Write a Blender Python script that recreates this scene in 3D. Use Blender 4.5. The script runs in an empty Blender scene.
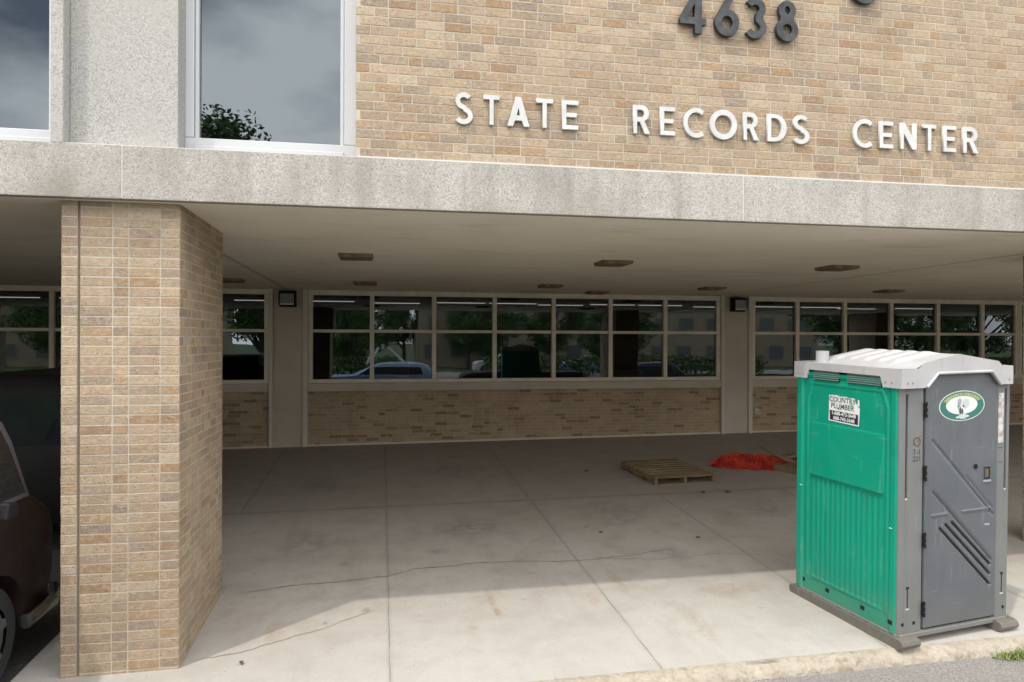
import bpy, bmesh, math, random
from mathutils import Vector, Matrix, noise
R = math.radians
PI = math.pi
S = bpy.context.scene
COL = S.collection
random.seed(11)

# ------------------------------------------------------------------ camera
cd = bpy.data.cameras.new('camera')
cam = bpy.data.objects.new('camera', cd); COL.objects.link(cam)
cd.sensor_width = 36.0; cd.lens = 704.43 / 1024 * 36
cd.clip_start = .05; cd.clip_end = 2000
cam.matrix_world = (Matrix.Translation((0, 0, 2.4)) @ Matrix.Rotation(-.1826, 4, 'Z')
                    @ Matrix.Rotation(PI / 2 + .001, 4, 'X') @ Matrix.Rotation(.0026, 4, 'Z'))
S.camera = cam

# ------------------------------------------------------------------ sky, sun, exposure
SUNDIR = Vector((1.376, 1.145, -3.34)).normalized()
W = bpy.data.worlds.new('World'); S.world = W; W.use_nodes = True
nt = W.node_tree; nt.nodes.clear()
wo = nt.nodes.new('ShaderNodeOutputWorld'); bg = nt.nodes.new('ShaderNodeBackground')
sky = nt.nodes.new('ShaderNodeTexSky'); sky.sky_type = 'NISHITA'; sky.sun_disc = False
sky.sun_elevation = R(61.8); sky.sun_rotation = math.atan2(-1.376, -1.145) % (2 * PI)
sky.air_density = 1.0; sky.dust_density = 2.0
tc = nt.nodes.new('ShaderNodeTexCoord'); mp = nt.nodes.new('ShaderNodeMapping')
mp.inputs['Scale'].default_value = (1.0, 1.0, 2.2); mp.inputs['Location'].default_value = (4.2, 2.1, .3)
nz = nt.nodes.new('ShaderNodeTexNoise'); nz.inputs['Scale'].default_value = 2.1; nz.inputs['Detail'].default_value = 7; nz.inputs['Roughness'].default_value = .52
rp = nt.nodes.new('ShaderNodeValToRGB')
rp.color_ramp.elements[0].position = .34; rp.color_ramp.elements[0].color = (.08, .08, .08, 1)
rp.color_ramp.elements[1].position = .55; rp.color_ramp.elements[1].color = (1, 1, 1, 1)
mx = nt.nodes.new('ShaderNodeMixRGB'); mx.inputs['Color2'].default_value = (30.0, 29.6, 29.0, 1)
L = nt.links.new
L(tc.outputs['Generated'], mp.inputs['Vector']); L(mp.outputs['Vector'], nz.inputs['Vector'])
L(nz.outputs['Fac'], rp.inputs['Fac']); L(rp.outputs['Color'], mx.inputs['Fac'])
L(sky.outputs['Color'], mx.inputs['Color1']); L(mx.outputs['Color'], bg.inputs['Color'])
bg.inputs['Strength'].default_value = .15
L(bg.outputs['Background'], wo.inputs['Surface'])

sd = bpy.data.lights.new('sun', 'SUN'); sd.energy = 2.4; sd.angle = R(1.3); sd.color = (1, .95, .87)
sun = bpy.data.objects.new('sun', sd); COL.objects.link(sun)
sun.rotation_euler = SUNDIR.to_track_quat('-Z', 'Y').to_euler(); sun.location = (-8, -8, 20)

S.view_settings.view_transform = 'Standard'; S.view_settings.look = 'None'
S.view_settings.gamma = 1; S.view_settings.use_curve_mapping = False
S.view_settings.exposure = -.22
S.cycles.diffuse_bounces = 8; S.cycles.max_bounces = 14

# ------------------------------------------------------------------ helpers
SL, CR = .043, .008
def g(x, y):                      # the paved floor climbs gently towards the building
    return SL * (y - 5.5185) + CR * (x + 1.4577)

def tag(o, label=None, cat=None, group=None, kind=None):
    if label: o['label'] = label
    if cat: o['category'] = cat
    if group: o['group'] = group
    if kind: o['kind'] = kind
    return o

def empty(name, loc=(0, 0, 0), rz=0, label=None, cat=None, group=None, parent=None):
    o = bpy.data.objects.new(name, None); COL.objects.link(o)
    o.empty_display_size = .2
    o.location = loc; o.rotation_euler = (0, 0, rz)
    if parent: o.parent = parent
    return tag(o, label, cat, group)

class MB:
    """collects faces for one mesh object"""
    def __init__(s): s.v = []; s.f = []; s.m = []; s.c = []
    def add(s, vs, fs, m=0, c=(1, 1, 1, 1)):
        b = len(s.v); s.v += [tuple(v) for v in vs]
        for f in fs: s.f.append([b + i for i in f]); s.m.append(m); s.c.append(c)
    def box(s, x0, x1, y0, y1, z0, z1, m=0, c=(1, 1, 1, 1), M=None):
        vs = [Vector(p) for p in ((x0, y0, z0), (x1, y0, z0), (x1, y1, z0), (x0, y1, z0), (x0, y0, z1), (x1, y0, z1), (x1, y1, z1), (x0, y1, z1))]
        if M: vs = [M @ v for v in vs]
        s.add(vs, [(0, 3, 2, 1), (4, 5, 6, 7), (0, 1, 5, 4), (1, 2, 6, 5), (2, 3, 7, 6), (3, 0, 4, 7)], m, c)
    def prism(s, pts, axis, a, b, m=0, M=None):
        """pts 2D outline extruded along axis between a and b"""
        def P(p, t):
            v = {'x': (t, p[0], p[1]), 'y': (p[0], t, p[1]), 'z': (p[0], p[1], t)}[axis]
            v = Vector(v); return M @ v if M else v
        n = len(pts)
        vs = [P(p, a) for p in pts] + [P(p, b) for p in pts]
        fs = [list(range(n))[::-1], list(range(n, 2 * n))] + [(i, (i + 1) % n, n + (i + 1) % n, n + i) for i in range(n)]
        s.add(vs, fs, m)
    def tube(s, pts, r, n=10, m=0, cap=True):
        pts = [Vector(p) for p in pts]; rs = r if isinstance(r, (list, tuple)) else [r] * len(pts)
        vs = []; up0 = Vector((0, 0, 1))
        for i, p in enumerate(pts):
            d = (pts[min(i + 1, len(pts) - 1)] - pts[max(i - 1, 0)]).normalized()
            u = d.cross(up0)
            if u.length < .05: u = d.cross(Vector((1, 0, 0)))
            u.normalize(); w = u.cross(d).normalized()
            for k in range(n):
                a = 2 * PI * k / n
                vs.append(p + u * math.cos(a) * rs[i] + w * math.sin(a) * rs[i])
        fs = []
        for i in range(len(pts) - 1):
            for k in range(n):
                fs.append((i * n + k, i * n + (k + 1) % n, (i + 1) * n + (k + 1) % n, (i + 1) * n + k))
        if cap: fs += [tuple(range(n))[::-1], tuple(range((len(pts) - 1) * n, len(pts) * n))]
        s.add(vs, fs, m)
    def build(s, name, mats, parent=None, smooth=None, bevel=0, kind=None, recalc=True, color=False):
        me = bpy.data.meshes.new(name); me.from_pydata(s.v, [], s.f)
        if not isinstance(mats, (list, tuple)): mats = [mats]
        for m in mats: me.materials.append(m)
        me.polygons.foreach_set('material_index', s.m)
        if color:
            at = me.color_attributes.new('tint', 'FLOAT_COLOR', 'CORNER')
            buf = []
            for p, c in zip(me.polygons, s.c):
                for _ in range(p.loop_total): buf += c
            at.data.foreach_set('color', buf)
        if recalc:
            bm = bmesh.new(); bm.from_mesh(me); bmesh.ops.recalc_face_normals(bm, faces=bm.faces)
            bm.to_mesh(me); bm.free()
        if smooth is not None:
            me.polygons.foreach_set('use_smooth', [True] * len(me.polygons))
            me.set_sharp_from_angle(angle=R(smooth))
        o = bpy.data.objects.new(name, me); COL.objects.link(o)
        if parent: o.parent = parent
        if bevel:
            b = o.modifiers.new('bevel', 'BEVEL'); b.width = bevel; b.segments = 2; b.limit_method = 'ANGLE'; b.angle_limit = R(40)
            b.harden_normals = False
        if kind: o['kind'] = kind
        return o

# ------------------------------------------------------------------ materials
def mat(name, col=(.5, .5, .5), rough=.6, metal=0, spec=.5):
    m = bpy.data.materials.new(name); m.use_nodes = True
    b = m.node_tree.nodes['Principled BSDF']
    b.inputs['Base Color'].default_value = (*col, 1); b.inputs['Roughness'].default_value = rough
    b.inputs['Metallic'].default_value = metal; b.inputs['Specular IOR Level'].default_value = spec
    return m
def nodes(m): return m.node_tree.nodes, m.node_tree.links.new, m.node_tree.nodes['Principled BSDF']
def coords(m, out='Object'):
    n, l, b = nodes(m); t = n.new('ShaderNodeTexCoord'); return t.outputs[out]
def noise_fac(m, scale, detail=5, lo=.35, hi=.65, vec=None, rough=.55, stretch=None):
    n, l, b = nodes(m)
    v = vec or coords(m)
    if stretch:
        mpp = n.new('ShaderNodeMapping'); mpp.inputs['Scale'].default_value = stretch; l(v, mpp.inputs['Vector']); v = mpp.outputs['Vector']
    t = n.new('ShaderNodeTexNoise'); t.inputs['Scale'].default_value = scale; t.inputs['Detail'].default_value = detail; t.inputs['Roughness'].default_value = rough
    l(v, t.inputs['Vector'])
    r = n.new('ShaderNodeMapRange'); r.inputs['From Min'].default_value = lo; r.inputs['From Max'].default_value = hi
    l(t.outputs['Fac'], r.inputs['Value']); return r.outputs['Result']
def mixc(m, fac, a, b_, mode='MIX'):
    n, l, b = nodes(m); x = n.new('ShaderNodeMixRGB'); x.blend_type = mode
    for sock, v in (('Fac', fac), ('Color1', a), ('Color2', b_)):
        if hasattr(v, 'links') or hasattr(v, 'is_linked'): l(v, x.inputs[sock])
        elif isinstance(v, (int, float)): x.inputs[sock].default_value = v
        else: x.inputs[sock].default_value = (*v, 1)
    return x.outputs['Color']
def mth(m, op, a, b_=None, clamp=False):
    n, l, b = nodes(m); x = n.new('ShaderNodeMath'); x.operation = op; x.use_clamp = clamp
    for i, v in enumerate((a, b_)):
        if v is None: continue
        if isinstance(v, (int, float)): x.inputs[i].default_value = v
        else: l(v, x.inputs[i])
    return x.outputs['Value']
def bump(m, h, strength=.3, dist=.01):
    n, l, b = nodes(m); x = n.new('ShaderNodeBump'); x.inputs['Strength'].default_value = strength; x.inputs['Distance'].default_value = dist
    l(h, x.inputs['Height']); l(x.outputs['Normal'], b.inputs['Normal'])
def setcol(m, c): n, l, b = nodes(m); l(c, b.inputs['Base Color'])
def setrough(m, c): n, l, b = nodes(m); l(c, b.inputs['Roughness'])
def sep(m, v=None):
    n, l, b = nodes(m); s = n.new('ShaderNodeSeparateXYZ'); l(v or coords(m), s.inputs['Vector']); return s.outputs

def speckled(name, base, dark, light, sc, rough=.85, bmp=.4, dirt=None, dirtcol=(.2, .18, .15)):
    """exposed aggregate"""
    m = mat(name, base, rough); n, l, b = nodes(m)
    v = n.new('ShaderNodeTexVoronoi'); v.inputs['Scale'].default_value = sc; l(coords(m), v.inputs['Vector'])
    rr = n.new('ShaderNodeValToRGB'); e = rr.color_ramp.elements
    e[0].position = 0; e[0].color = (*dark, 1); e[1].position = 1; e[1].color = (*light, 1)
    k = e.new(.28); k.color = (*base, 1); k2 = e.new(.7); k2.color = (*base, 1)
    s3 = n.new('ShaderNodeSeparateColor'); l(v.outputs['Color'], s3.inputs['Color']); l(s3.outputs['Red'], rr.inputs['Fac'])
    c = rr.outputs['Color']
    edge = n.new('ShaderNodeMapRange'); edge.inputs['From Min'].default_value = .35; edge.inputs['From Max'].default_value = .75
    edge.inputs['To Min'].default_value = 0; edge.inputs['To Max'].default_value = .55
    l(v.outputs['Distance'], edge.inputs['Value'])
    c = mixc(m, edge.outputs['Result'], c, dark)
    c = mixc(m, mth(m, 'MULTIPLY', noise_fac(m, 1.6, 7, .45, .72), .6), c, dirtcol)
    c = mixc(m, mth(m, 'MULTIPLY', noise_fac(m, 7, 5, .5, .75, stretch=(1, 1, .12)), .5), c, dirtcol)
    setcol(m, c); inv = mth(m, 'SUBTRACT', 1.0, v.outputs['Distance']); bump(m, inv, bmp, .006)
    return m

M = {}
M['aggregate'] = speckled('exposed_aggregate', (.43, .41, .375), (.25, .23, .205), (.55, .53, .495), 115, bmp=.22)
M['pier'] = speckled('exposed_aggregate_pale', (.40, .39, .375), (.235, .228, .215), (.50, .49, .475), 115, bmp=.22, dirtcol=(.36, .35, .32))
M['caulk'] = mat('white_caulk', (.54, .53, .51), .7)

# brick: per brick tint, pitted face
m = M['brick'] = mat('buff_brick', (.4, .3, .2), .85); n, l, b = nodes(m)
a = n.new('ShaderNodeAttribute'); a.attribute_name = 'tint'
c = mixc(m, mth(m, 'MULTIPLY', noise_fac(m, 48, 5, .45, .68), .48), a.outputs['Color'], (.22, .155, .105))
c = mixc(m, mth(m, 'MULTIPLY', noise_fac(m, 34, 4, .48, .70), .42), c, (.50, .425, .315))
vo = n.new('ShaderNodeTexVoronoi'); vo.inputs['Scale'].default_value = 38; l(coords(m), vo.inputs['Vector'])
pit = n.new('ShaderNodeMapRange'); pit.inputs['From Min'].default_value = .12; pit.inputs['From Max'].default_value = .22; pit.inputs['To Min'].default_value = 1; pit.inputs['To Max'].default_value = 0
l(vo.outputs['Distance'], pit.inputs['Value'])
gate = noise_fac(m, 9, 2, .47, .55)
c = mixc(m, mth(m, 'MULTIPLY', mth(m, 'MULTIPLY', pit.outputs['Result'], gate), .6), c, (.07, .05, .04))
c = mixc(m, mth(m, 'MULTIPLY', noise_fac(m, 1.1, 6, .48, .72), .34), c, (.23, .175, .12))
c = mixc(m, mth(m, 'MULTIPLY', noise_fac(m, 2.6, 5, .52, .75, stretch=(1.4, 1.4, .18)), .35), c, (.19, .15, .11))
setcol(m, c); bump(m, mth(m, 'SUBTRACT', noise_fac(m, 70, 5, .2, .8), mth(m, 'MULTIPLY', pit.outputs['Result'], gate)), .6, .006)
m = M['mortar'] = mat('pale_mortar', (.66, .62, .55), .95)
setcol(m, mixc(m, noise_fac(m, 3, 5), (.475, .43, .36), (.39, .345, .28))); bump(m, noise_fac(m, 120, 3), .3, .003)

m = M['mortar_brown'] = mat('brown_mortar', (.46, .37, .265), .95)
# concrete floor
m = M['floor'] = mat('worn_concrete', (.4, .38, .35), .85); n, l, b = nodes(m)
P = n.new('ShaderNodeNewGeometry').outputs['Position']; xyz = sep(m, P)
c = mixc(m, noise_fac(m, .55, 8, .35, .68, P), (.35, .322, .285), (.41, .386, .352))
c = mixc(m, mth(m, 'MULTIPLY', noise_fac(m, 3.2, 7, .45, .75, P), .6), c, (.25, .215, .18))
c = mixc(m, mth(m, 'MULTIPLY', noise_fac(m, 1.4, 6, .52, .72, P, stretch=(.5, 2.2, 1)), .4), c, (.42, .40, .37))
c = mixc(m, mth(m, 'MULTIPLY', noise_fac(m, 70, 4, .42, .72, P), .34), c, (.22, .195, .165))
c = mixc(m, mth(m, 'MULTIPLY', noise_fac(m, 190, 2, .5, .8, P), .35), c, (.52, .50, .46))
c = mixc(m, mth(m, 'MULTIPLY', noise_fac(m, 9, 7, .52, .72, P, rough=.7), .30), c, (.25, .22, .19))
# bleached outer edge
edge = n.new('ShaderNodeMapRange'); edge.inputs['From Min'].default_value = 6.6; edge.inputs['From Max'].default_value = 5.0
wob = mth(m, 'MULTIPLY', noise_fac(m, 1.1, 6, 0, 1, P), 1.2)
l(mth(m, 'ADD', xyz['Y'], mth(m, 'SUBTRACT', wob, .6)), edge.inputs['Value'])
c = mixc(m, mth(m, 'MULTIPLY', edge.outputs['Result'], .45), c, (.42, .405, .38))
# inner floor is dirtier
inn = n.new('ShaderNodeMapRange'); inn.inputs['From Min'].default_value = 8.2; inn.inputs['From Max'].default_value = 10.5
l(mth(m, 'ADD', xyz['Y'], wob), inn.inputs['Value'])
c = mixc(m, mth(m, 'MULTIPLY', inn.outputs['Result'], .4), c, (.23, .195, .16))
# tyre scuffs along Y
c = mixc(m, mth(m, 'MULTIPLY', noise_fac(m, 1.6, 5, .55, .8, P, stretch=(2.6, .22, 1)), .35), c, (.24, .22, .20))
# rust spots
for (sx, sy, rx, ry, st) in ((.98, 6.33, .05, .35, .55), (1.0, 6.05, .04, .12, .8), (-.85, 6.0, .10, .25, .5), (2.25, 6.55, .07, .4, .45), (3.3, 6.2, .45, .16, .4), (2.62, 5.55, .10, .5, .35), (.75, 5.8, .06, .06, .4), (1.9, 6.2, .1, .15, .3), (4.4, 8.6, .15, .2, .4), (-.3, 8.2, .3, .2, .25)):
    dx = mth(m, 'DIVIDE', mth(m, 'SUBTRACT', xyz['X'], sx), rx); dy = mth(m, 'DIVIDE', mth(m, 'SUBTRACT', xyz['Y'], sy), ry)
    d2 = mth(m, 'ADD', mth(m, 'MULTIPLY', dx, dx), mth(m, 'MULTIPLY', dy, dy))
    f = mth(m, 'MULTIPLY', mth(m, 'SUBTRACT', 1.0, d2, True), mth(m, 'MULTIPLY', noise_fac(m, 22, 4, .3, .6, P), st))
    c = mixc(m, f, c, (.27, .17, .09))
for (sx, sy, rx, ry, st) in ((1.05, 8.5, .55, .5, .5), (3.0, 8.8, .5, .6, .45), (-.8, 8.2, .45, .5, .45), (1.1, 11.6, .6, .7, .4), (-.9, 11.0, .5, .6, .4), (5.0, 8.6, .4, .4, .4), (3.1, 7.2, .25, .3, .35), (.6, 7.7, .16, .12, .45), (-.4, 7.5, .1, .08, .5), (2.4, 8.3, .12, .1, .5), (1.5, 6.9, .07, .06, .4)):
    dx = mth(m, 'DIVIDE', mth(m, 'SUBTRACT', xyz['X'], sx), rx); dy = mth(m, 'DIVIDE', mth(m, 'SUBTRACT', xyz['Y'], sy), ry)
    d2 = mth(m, 'ADD', mth(m, 'MULTIPLY', dx, dx), mth(m, 'MULTIPLY', dy, dy))
    f = mth(m, 'MULTIPLY', mth(m, 'SUBTRACT', 1.0, d2, True), mth(m, 'MULTIPLY', noise_fac(m, 6.5, 6, .38, .62, P), st))
    c = mixc(m, f, c, (.13, .115, .10))
# dark drips / oil
c = mixc(m, mth(m, 'MULTIPLY', noise_fac(m, 5.0, 3, .70, .78, P), .5), c, (.15, .135, .12))
# joints
def joint(axis, pos, lo=None, hi=None, w=.006):
    d = mth(m, 'ABSOLUTE', mth(m, 'SUBTRACT', mth(m, 'ADD', xyz[axis], mth(m, 'MULTIPLY', noise_fac(m, 2.0, 6, 0, 1, P), .024)), pos + .012))
    f = mth(m, 'SUBTRACT', 1.0, mth(m, 'DIVIDE', d, w * 1.25), True)
    soft = mth(m, 'MULTIPLY', mth(m, 'SUBTRACT', 1.0, mth(m, 'DIVIDE', d, w * 6), True), .16)
    f = mth(m, 'MAXIMUM', mth(m, 'MULTIPLY', f, mth(m, 'ADD', mth(m, 'MULTIPLY', noise_fac(m, 3.0, 4, .3, .7, P), .6), .35)), soft)
    o = 'Y' if axis == 'X' else 'X'
    if lo is not None: f = mth(m, 'MULTIPLY', f, mth(m, 'GREATER_THAN', xyz[o], lo))
    if hi is not None: f = mth(m, 'MULTIPLY', f, mth(m, 'LESS_THAN', xyz[o], hi))
    return f
js = [joint('X', .064), joint('X', 2.03), joint('X', 3.90, hi=9.58), joint('X', -1.79, lo=9.58), joint('X', 7.51, lo=9.58), joint('X', 5.8, hi=9.58), joint('Y', 9.58, w=.022), joint('X', 9.4), joint('X', 11.3), joint('X', -.9, lo=99)]
f = js[0]
for q in js[1:]: f = mth(m, 'MAXIMUM', f, q)
c = mixc(m, f, c, (.085, .07, .055))
setcol(m, c)
hh = mth(m, 'SUBTRACT', mth(m, 'MULTIPLY', noise_fac(m, 60, 5, .2, .8, P), .25), f)
bump(m, hh, .5, .006)
m = M['crack'] = mat('crack_dirt', (.10, .08, .06), .95); setcol(m, mixc(m, noise_fac(m, 14, 4), (.13, .10, .075), (.22, .18, .14)))
m = M['crack_rust'] = mat('crack_rust', (.2, .12, .06), .95); setcol(m, mixc(m, noise_fac(m, 14, 4), (.25, .19, .13), (.32, .25, .19)))
# kerb
m = M['kerb'] = mat('old_kerb_concrete', (.4, .36, .28), .9)
c = mixc(m, noise_fac(m, 5, 8, .35, .65), (.335, .295, .235), (.40, .36, .295)); c = mixc(m, mth(m, 'MULTIPLY', noise_fac(m, 13, 8, .48, .66, rough=.7), .8), c, (.20, .155, .10))
c = mixc(m, mth(m, 'MULTIPLY', noise_fac(m, 2.5, 4, .45, .65, stretch=(1, 3, 3)), .65), c, (.34, .30, .245))
setcol(m, c); bump(m, noise_fac(m, 24, 8, .2, .8), .8, .02)
# asphalt
m = M['asphalt'] = mat('asphalt', (.12, .12, .12), .9); n, l, b = nodes(m)
v = n.new('ShaderNodeTexVoronoi'); v.inputs['Scale'].default_value = 110; l(coords(m), v.inputs['Vector'])
s3 = n.new('ShaderNodeSeparateColor'); l(v.outputs['Color'], s3.inputs['Color'])
c = mixc(m, s3.outputs['Red'], (.10, .095, .09), (.34, .32, .30)); c = mixc(m, mth(m, 'MULTIPLY', noise_fac(m, 1.2, 7), .6), c, (.19, .178, .166))
setcol(m, c); bump(m, v.outputs['Distance'], .5, .006)
m = M['asphalt_shade'] = mat('shaded_asphalt', (.03, .03, .03), .9)  # bay asphalt, colour darkened to carry the deep shade beside the vehicles
setcol(m, mixc(m, noise_fac(m, 30, 5), (.028, .026, .024), (.055, .052, .048))); bump(m, noise_fac(m, 90, 3), .4, .005)
m = M['grass'] = mat('lawn_grass', (.06, .11, .03), .9); setcol(m, mixc(m, noise_fac(m, .8, 8), (.035, .065, .014), (.065, .10, .03))); bump(m, noise_fac(m, 14, 5), .8, .05)
# soffit
m = M['soffit'] = mat('painted_plaster', (.5, .46, .39), .8); n, l, b = nodes(m)
P = n.new('ShaderNodeNewGeometry').outputs['Position']; xyz = sep(m, P)
c = mixc(m, noise_fac(m, .8, 7, .3, .7, P), (.74, .675, .555), (.82, .755, .63))
c = mixc(m, mth(m, 'MULTIPLY', noise_fac(m, 2.5, 6, .58, .72, P, stretch=(.6, 1.4, 1)), .28), c, (.42, .32, .18))
c = mixc(m, mth(m, 'MULTIPLY', noise_fac(m, 1.3, 6, .50, .74, P, stretch=(.5, 1.3, 1)), .18), c, (.38, .33, .25))
def seam(axis, pos, lo=None):
    d = mth(m, 'ABSOLUTE', mth(m, 'SUBTRACT', xyz[axis], pos)); f = mth(m, 'SUBTRACT', 1.0, mth(m, 'DIVIDE', d, .022), True)
    s_ = mth(m, 'MULTIPLY', mth(m, 'SUBTRACT', 1.0, mth(m, 'DIVIDE', d, .07), True), .25); f = mth(m, 'MAXIMUM', mth(m, 'MULTIPLY', f, .8), s_)
    if lo is not None: f = mth(m, 'MULTIPLY', f, mth(m, 'GREATER_THAN', xyz['Y'], lo))
    return f
f = mth(m, 'MAXIMUM', seam('X', -1.81, 6.0), seam('X', 7.08, 6.0)); f = mth(m, 'MAXIMUM', f, mth(m, 'MULTIPLY', seam('Y', 9.3), .5))
c = mixc(m, f, c, (.10, .08, .06)); setcol(m, c); bump(m, noise_fac(m, 40, 5, .2, .8, P), .15, .004)
M['alu'] = mat('white_aluminium', (.49, .50, .52), .38, 0, .5)
m = M['alu_beige'] = mat('cream_painted_frame', (.50, .45, .36), .5); setcol(m, mixc(m, noise_fac(m, 4, 5), (.72, .66, .55), (.62, .565, .46)))
m = M['panel'] = mat('beige_concrete_panel', (.44, .40, .33), .8); setcol(m, mixc(m, noise_fac(m, 1.6, 7), (.54, .472, .385), (.45, .39, .315))); bump(m, noise_fac(m, 50, 4), .15, .004)
M['trim'] = mat('beige_trim', (.56, .52, .44), .6)
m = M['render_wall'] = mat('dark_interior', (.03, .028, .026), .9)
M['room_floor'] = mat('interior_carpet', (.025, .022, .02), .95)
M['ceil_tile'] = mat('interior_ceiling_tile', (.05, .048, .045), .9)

def glass(name, refl, tint, rough=.0):
    m = bpy.data.materials.new(name); m.use_nodes = True; n = m.node_tree.nodes; l = m.node_tree.links.new; n.clear()
    o = n.new('ShaderNodeOutputMaterial'); mxs = n.new('ShaderNodeMixShader'); t = n.new('ShaderNodeBsdfTransparent'); gl = n.new('ShaderNodeBsdfGlossy')
    t.inputs['Color'].default_value = (*tint, 1); gl.inputs['Roughness'].default_value = rough; gl.inputs['Color'].default_value = (.80, .91, 1, 1)
    lw = n.new('ShaderNodeLayerWeight'); lw.inputs['Blend'].default_value = .25
    r = n.new('ShaderNodeMapRange'); r.inputs['To Min'].default_value = refl; r.inputs['To Max'].default_value = 1.0
    l(lw.outputs['Fresnel'], r.inputs['Value']); l(r.outputs['Result'], mxs.inputs['Fac'])
    # slight waviness of float glass
    tcn = n.new('ShaderNodeTexCoord'); nn = n.new('ShaderNodeTexNoise'); nn.inputs['Scale'].default_value = 1.3; nn.inputs['Detail'].default_value = 1
    bb = n.new('ShaderNodeBump'); bb.inputs['Strength'].default_value = .05; bb.inputs['Distance'].default_value = .02
    l(tcn.outputs['Object'], nn.inputs['Vector']); l(nn.outputs['Fac'], bb.inputs['Height']); l(bb.outputs['Normal'], gl.inputs['Normal'])
    l(t.outputs[0], mxs.inputs[1]); l(gl.outputs[0], mxs.inputs[2]); l(mxs.outputs[0], o.inputs['Surface']); return m
M['glass'] = glass('window_glass', .085, (.42, .43, .41))
M['glass_up'] = glass('coated_window_glass', .09, (.25, .26, .28))
M['car_glass'] = mat('car_glass', (.012, .015, .018), .05, 0, .8)
M['black'] = mat('black_plastic', (.010, .010, .011), .65, 0, .25)
M['rubber'] = mat('tyre_rubber', (.018, .018, .018), .85)
M['chrome'] = mat('chrome', (.60, .59, .57), .18, 1)
M['rim'] = mat('alloy_rim', (.16, .16, .165), .5, .7)
def carpaint(name, c1, c2, rough=.28):
    m = mat(name, c1, rough, 0, .5); n, l, b = nodes(m); b.inputs['Coat Weight'].default_value = .15 if c1[0] > .2 else .04; b.inputs['Specular IOR Level'].default_value = .5 if c1[0] > .2 else .22; b.inputs['Coat Roughness'].default_value = .12
    setcol(m, mixc(m, noise_fac(m, 2.5, 7, .4, .7), c1, c2)); setrough(m, mth(m, 'ADD', mth(m, 'MULTIPLY', noise_fac(m, 3, 5), .2), rough)); return m
M['maroon'] = carpaint('dusty_maroon_paint', (.017, .010, .009), (.036, .026, .020), .4)
M['trimgrey'] = mat('window_surround', (.20, .19, .23), .4, .5)
M['black_paint'] = carpaint('black_paint', (.004, .004, .0045), (.007, .0065, .0056), .5)
M['silver_paint'] = carpaint('silver_paint', (.30, .40, .58), (.24, .34, .52))
M['white_paint'] = carpaint('white_paint', (.72, .72, .70), (.66, .66, .64))
M['dark_paint'] = carpaint('charcoal_paint', (.03, .032, .035), (.045, .045, .05))
M['red_lens'] = mat('red_lens', (.35, .012, .01), .2)
M['clear_lens'] = mat('clear_lens', (.6, .6, .58), .15)

# ------------------------------------------------------------------ ground
def sheet(name, m, pts, kind='structure', nx=1, ny=1):
    me = MB(); me.add(pts, [tuple(range(len(pts)))]); return me.build(name, m, kind=kind)
ground = MB()
Z0 = -.13
# base ground reaching the horizon, well below everything
sheet('lawn', M['grass'], [(-600, -600, -.30), (600, -600, -.30), (600, 600, -.30), (-600, 600, -.30)])
# asphalt lot, follows the kerb with the same cross fall
mb = MB(); nx = 60
row = []
for i in range(nx + 1):
    x = -40 + 90 * i / nx
    row.append((x, 4.80, g(max(-12, min(24, x)), 4.8) - .085)); row.append((x, -10.5, g(max(-12, min(24, x)), 4.8) - .12 - .02))
for i in range(nx): mb.add([row[2 * i], row[2 * i + 1], row[2 * i + 3], row[2 * i + 2]], [(0, 1, 2, 3)])
mb.build('parking_lot', M['asphalt'], kind='structure', recalc=False)
# concrete floor slab under the overhang
mb = MB(); nx, ny = 90, 40
X0, X1, Y0, Y1 = -2.572, 22.0, 4.868, 14.3
grid = [[(X0 + (X1 - X0) * i / nx, Y0 + (Y1 - Y0) * j / ny) for i in range(nx + 1)] for j in range(ny + 1)]
vs = [(x, y, g(x, y)) for r_ in grid for x, y in r_]; fs = [(j * (nx + 1) + i, j * (nx + 1) + i + 1, (j + 1) * (nx + 1) + i + 1, (j + 1) * (nx + 1) + i) for j in range(ny) for i in range(nx)]
mb.add(vs, fs); mb.add([(-3.1, 8.6, g(-3.1, 8.6)), (-2.572, 8.6, g(-2.572, 8.6)), (-2.572, 14.3, g(-2.572, 14.3)), (-3.1, 14.3, g(-3.1, 14.3))], [(0, 1, 2, 3)]); mb.build('concrete_floor', M['floor'], kind='structure')
# asphalt of the left parking bay, its deep shade put into the colour
mb = MB()
mb.add([(-14, 4.80, g(-8, 4.8) - .05), (-2.572, 4.80, g(-2.57, 4.8) - .02), (-2.572, 8.6, g(-2.57, 8.6) - .02), (-3.1, 8.6, g(-3.1, 8.6) - .02), (-3.1, 14.3, g(-3.1, 14.3) - .02), (-14, 14.3, g(-8, 14.3) - .02)], [(0, 1, 2, 3, 4, 5)])
mb.build('parking_bay', M['asphalt_shade'], kind='structure')
# kerb: chipped rounded edge, irregular along its length
mb = MB(); nk = 620; prof = [(.22, -.010), (.105, .003), (.075, -.003), (.05, -.014), (.022, -.032), (.006, -.062), (0, -.14)]
ring = []
for i in range(nk + 1):
    x = -2.572 + 24.5 * i / nk
    for k, (dy, dz) in enumerate(prof):
        a = noise.noise(Vector((x * 2.1, k * .35, 0))) * .016 + noise.noise(Vector((x * 9, k * .8, 4))) * .008 + noise.noise(Vector((x * 28, k * 2.0, 9))) * .006
        chip = max(0, noise.noise(Vector((x * 1.6, 7, 0))) - .15) * .11
        w = 0 if k < 2 else (1 if k < 6 else .6)
        yy = 4.755 + dy + a * w + chip * w * (1 - k / 8); zz = g(x, yy) + dz - (chip * .5 + abs(a) * .35) * w
        ring.append((x, yy, zz))
np_ = len(prof)
mb.add(ring, [(i * np_ + k, i * np_ + k + 1, (i + 1) * np_ + k + 1, (i + 1) * np_ + k) for i in range(nk) for k in range(np_ - 1)])
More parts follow.
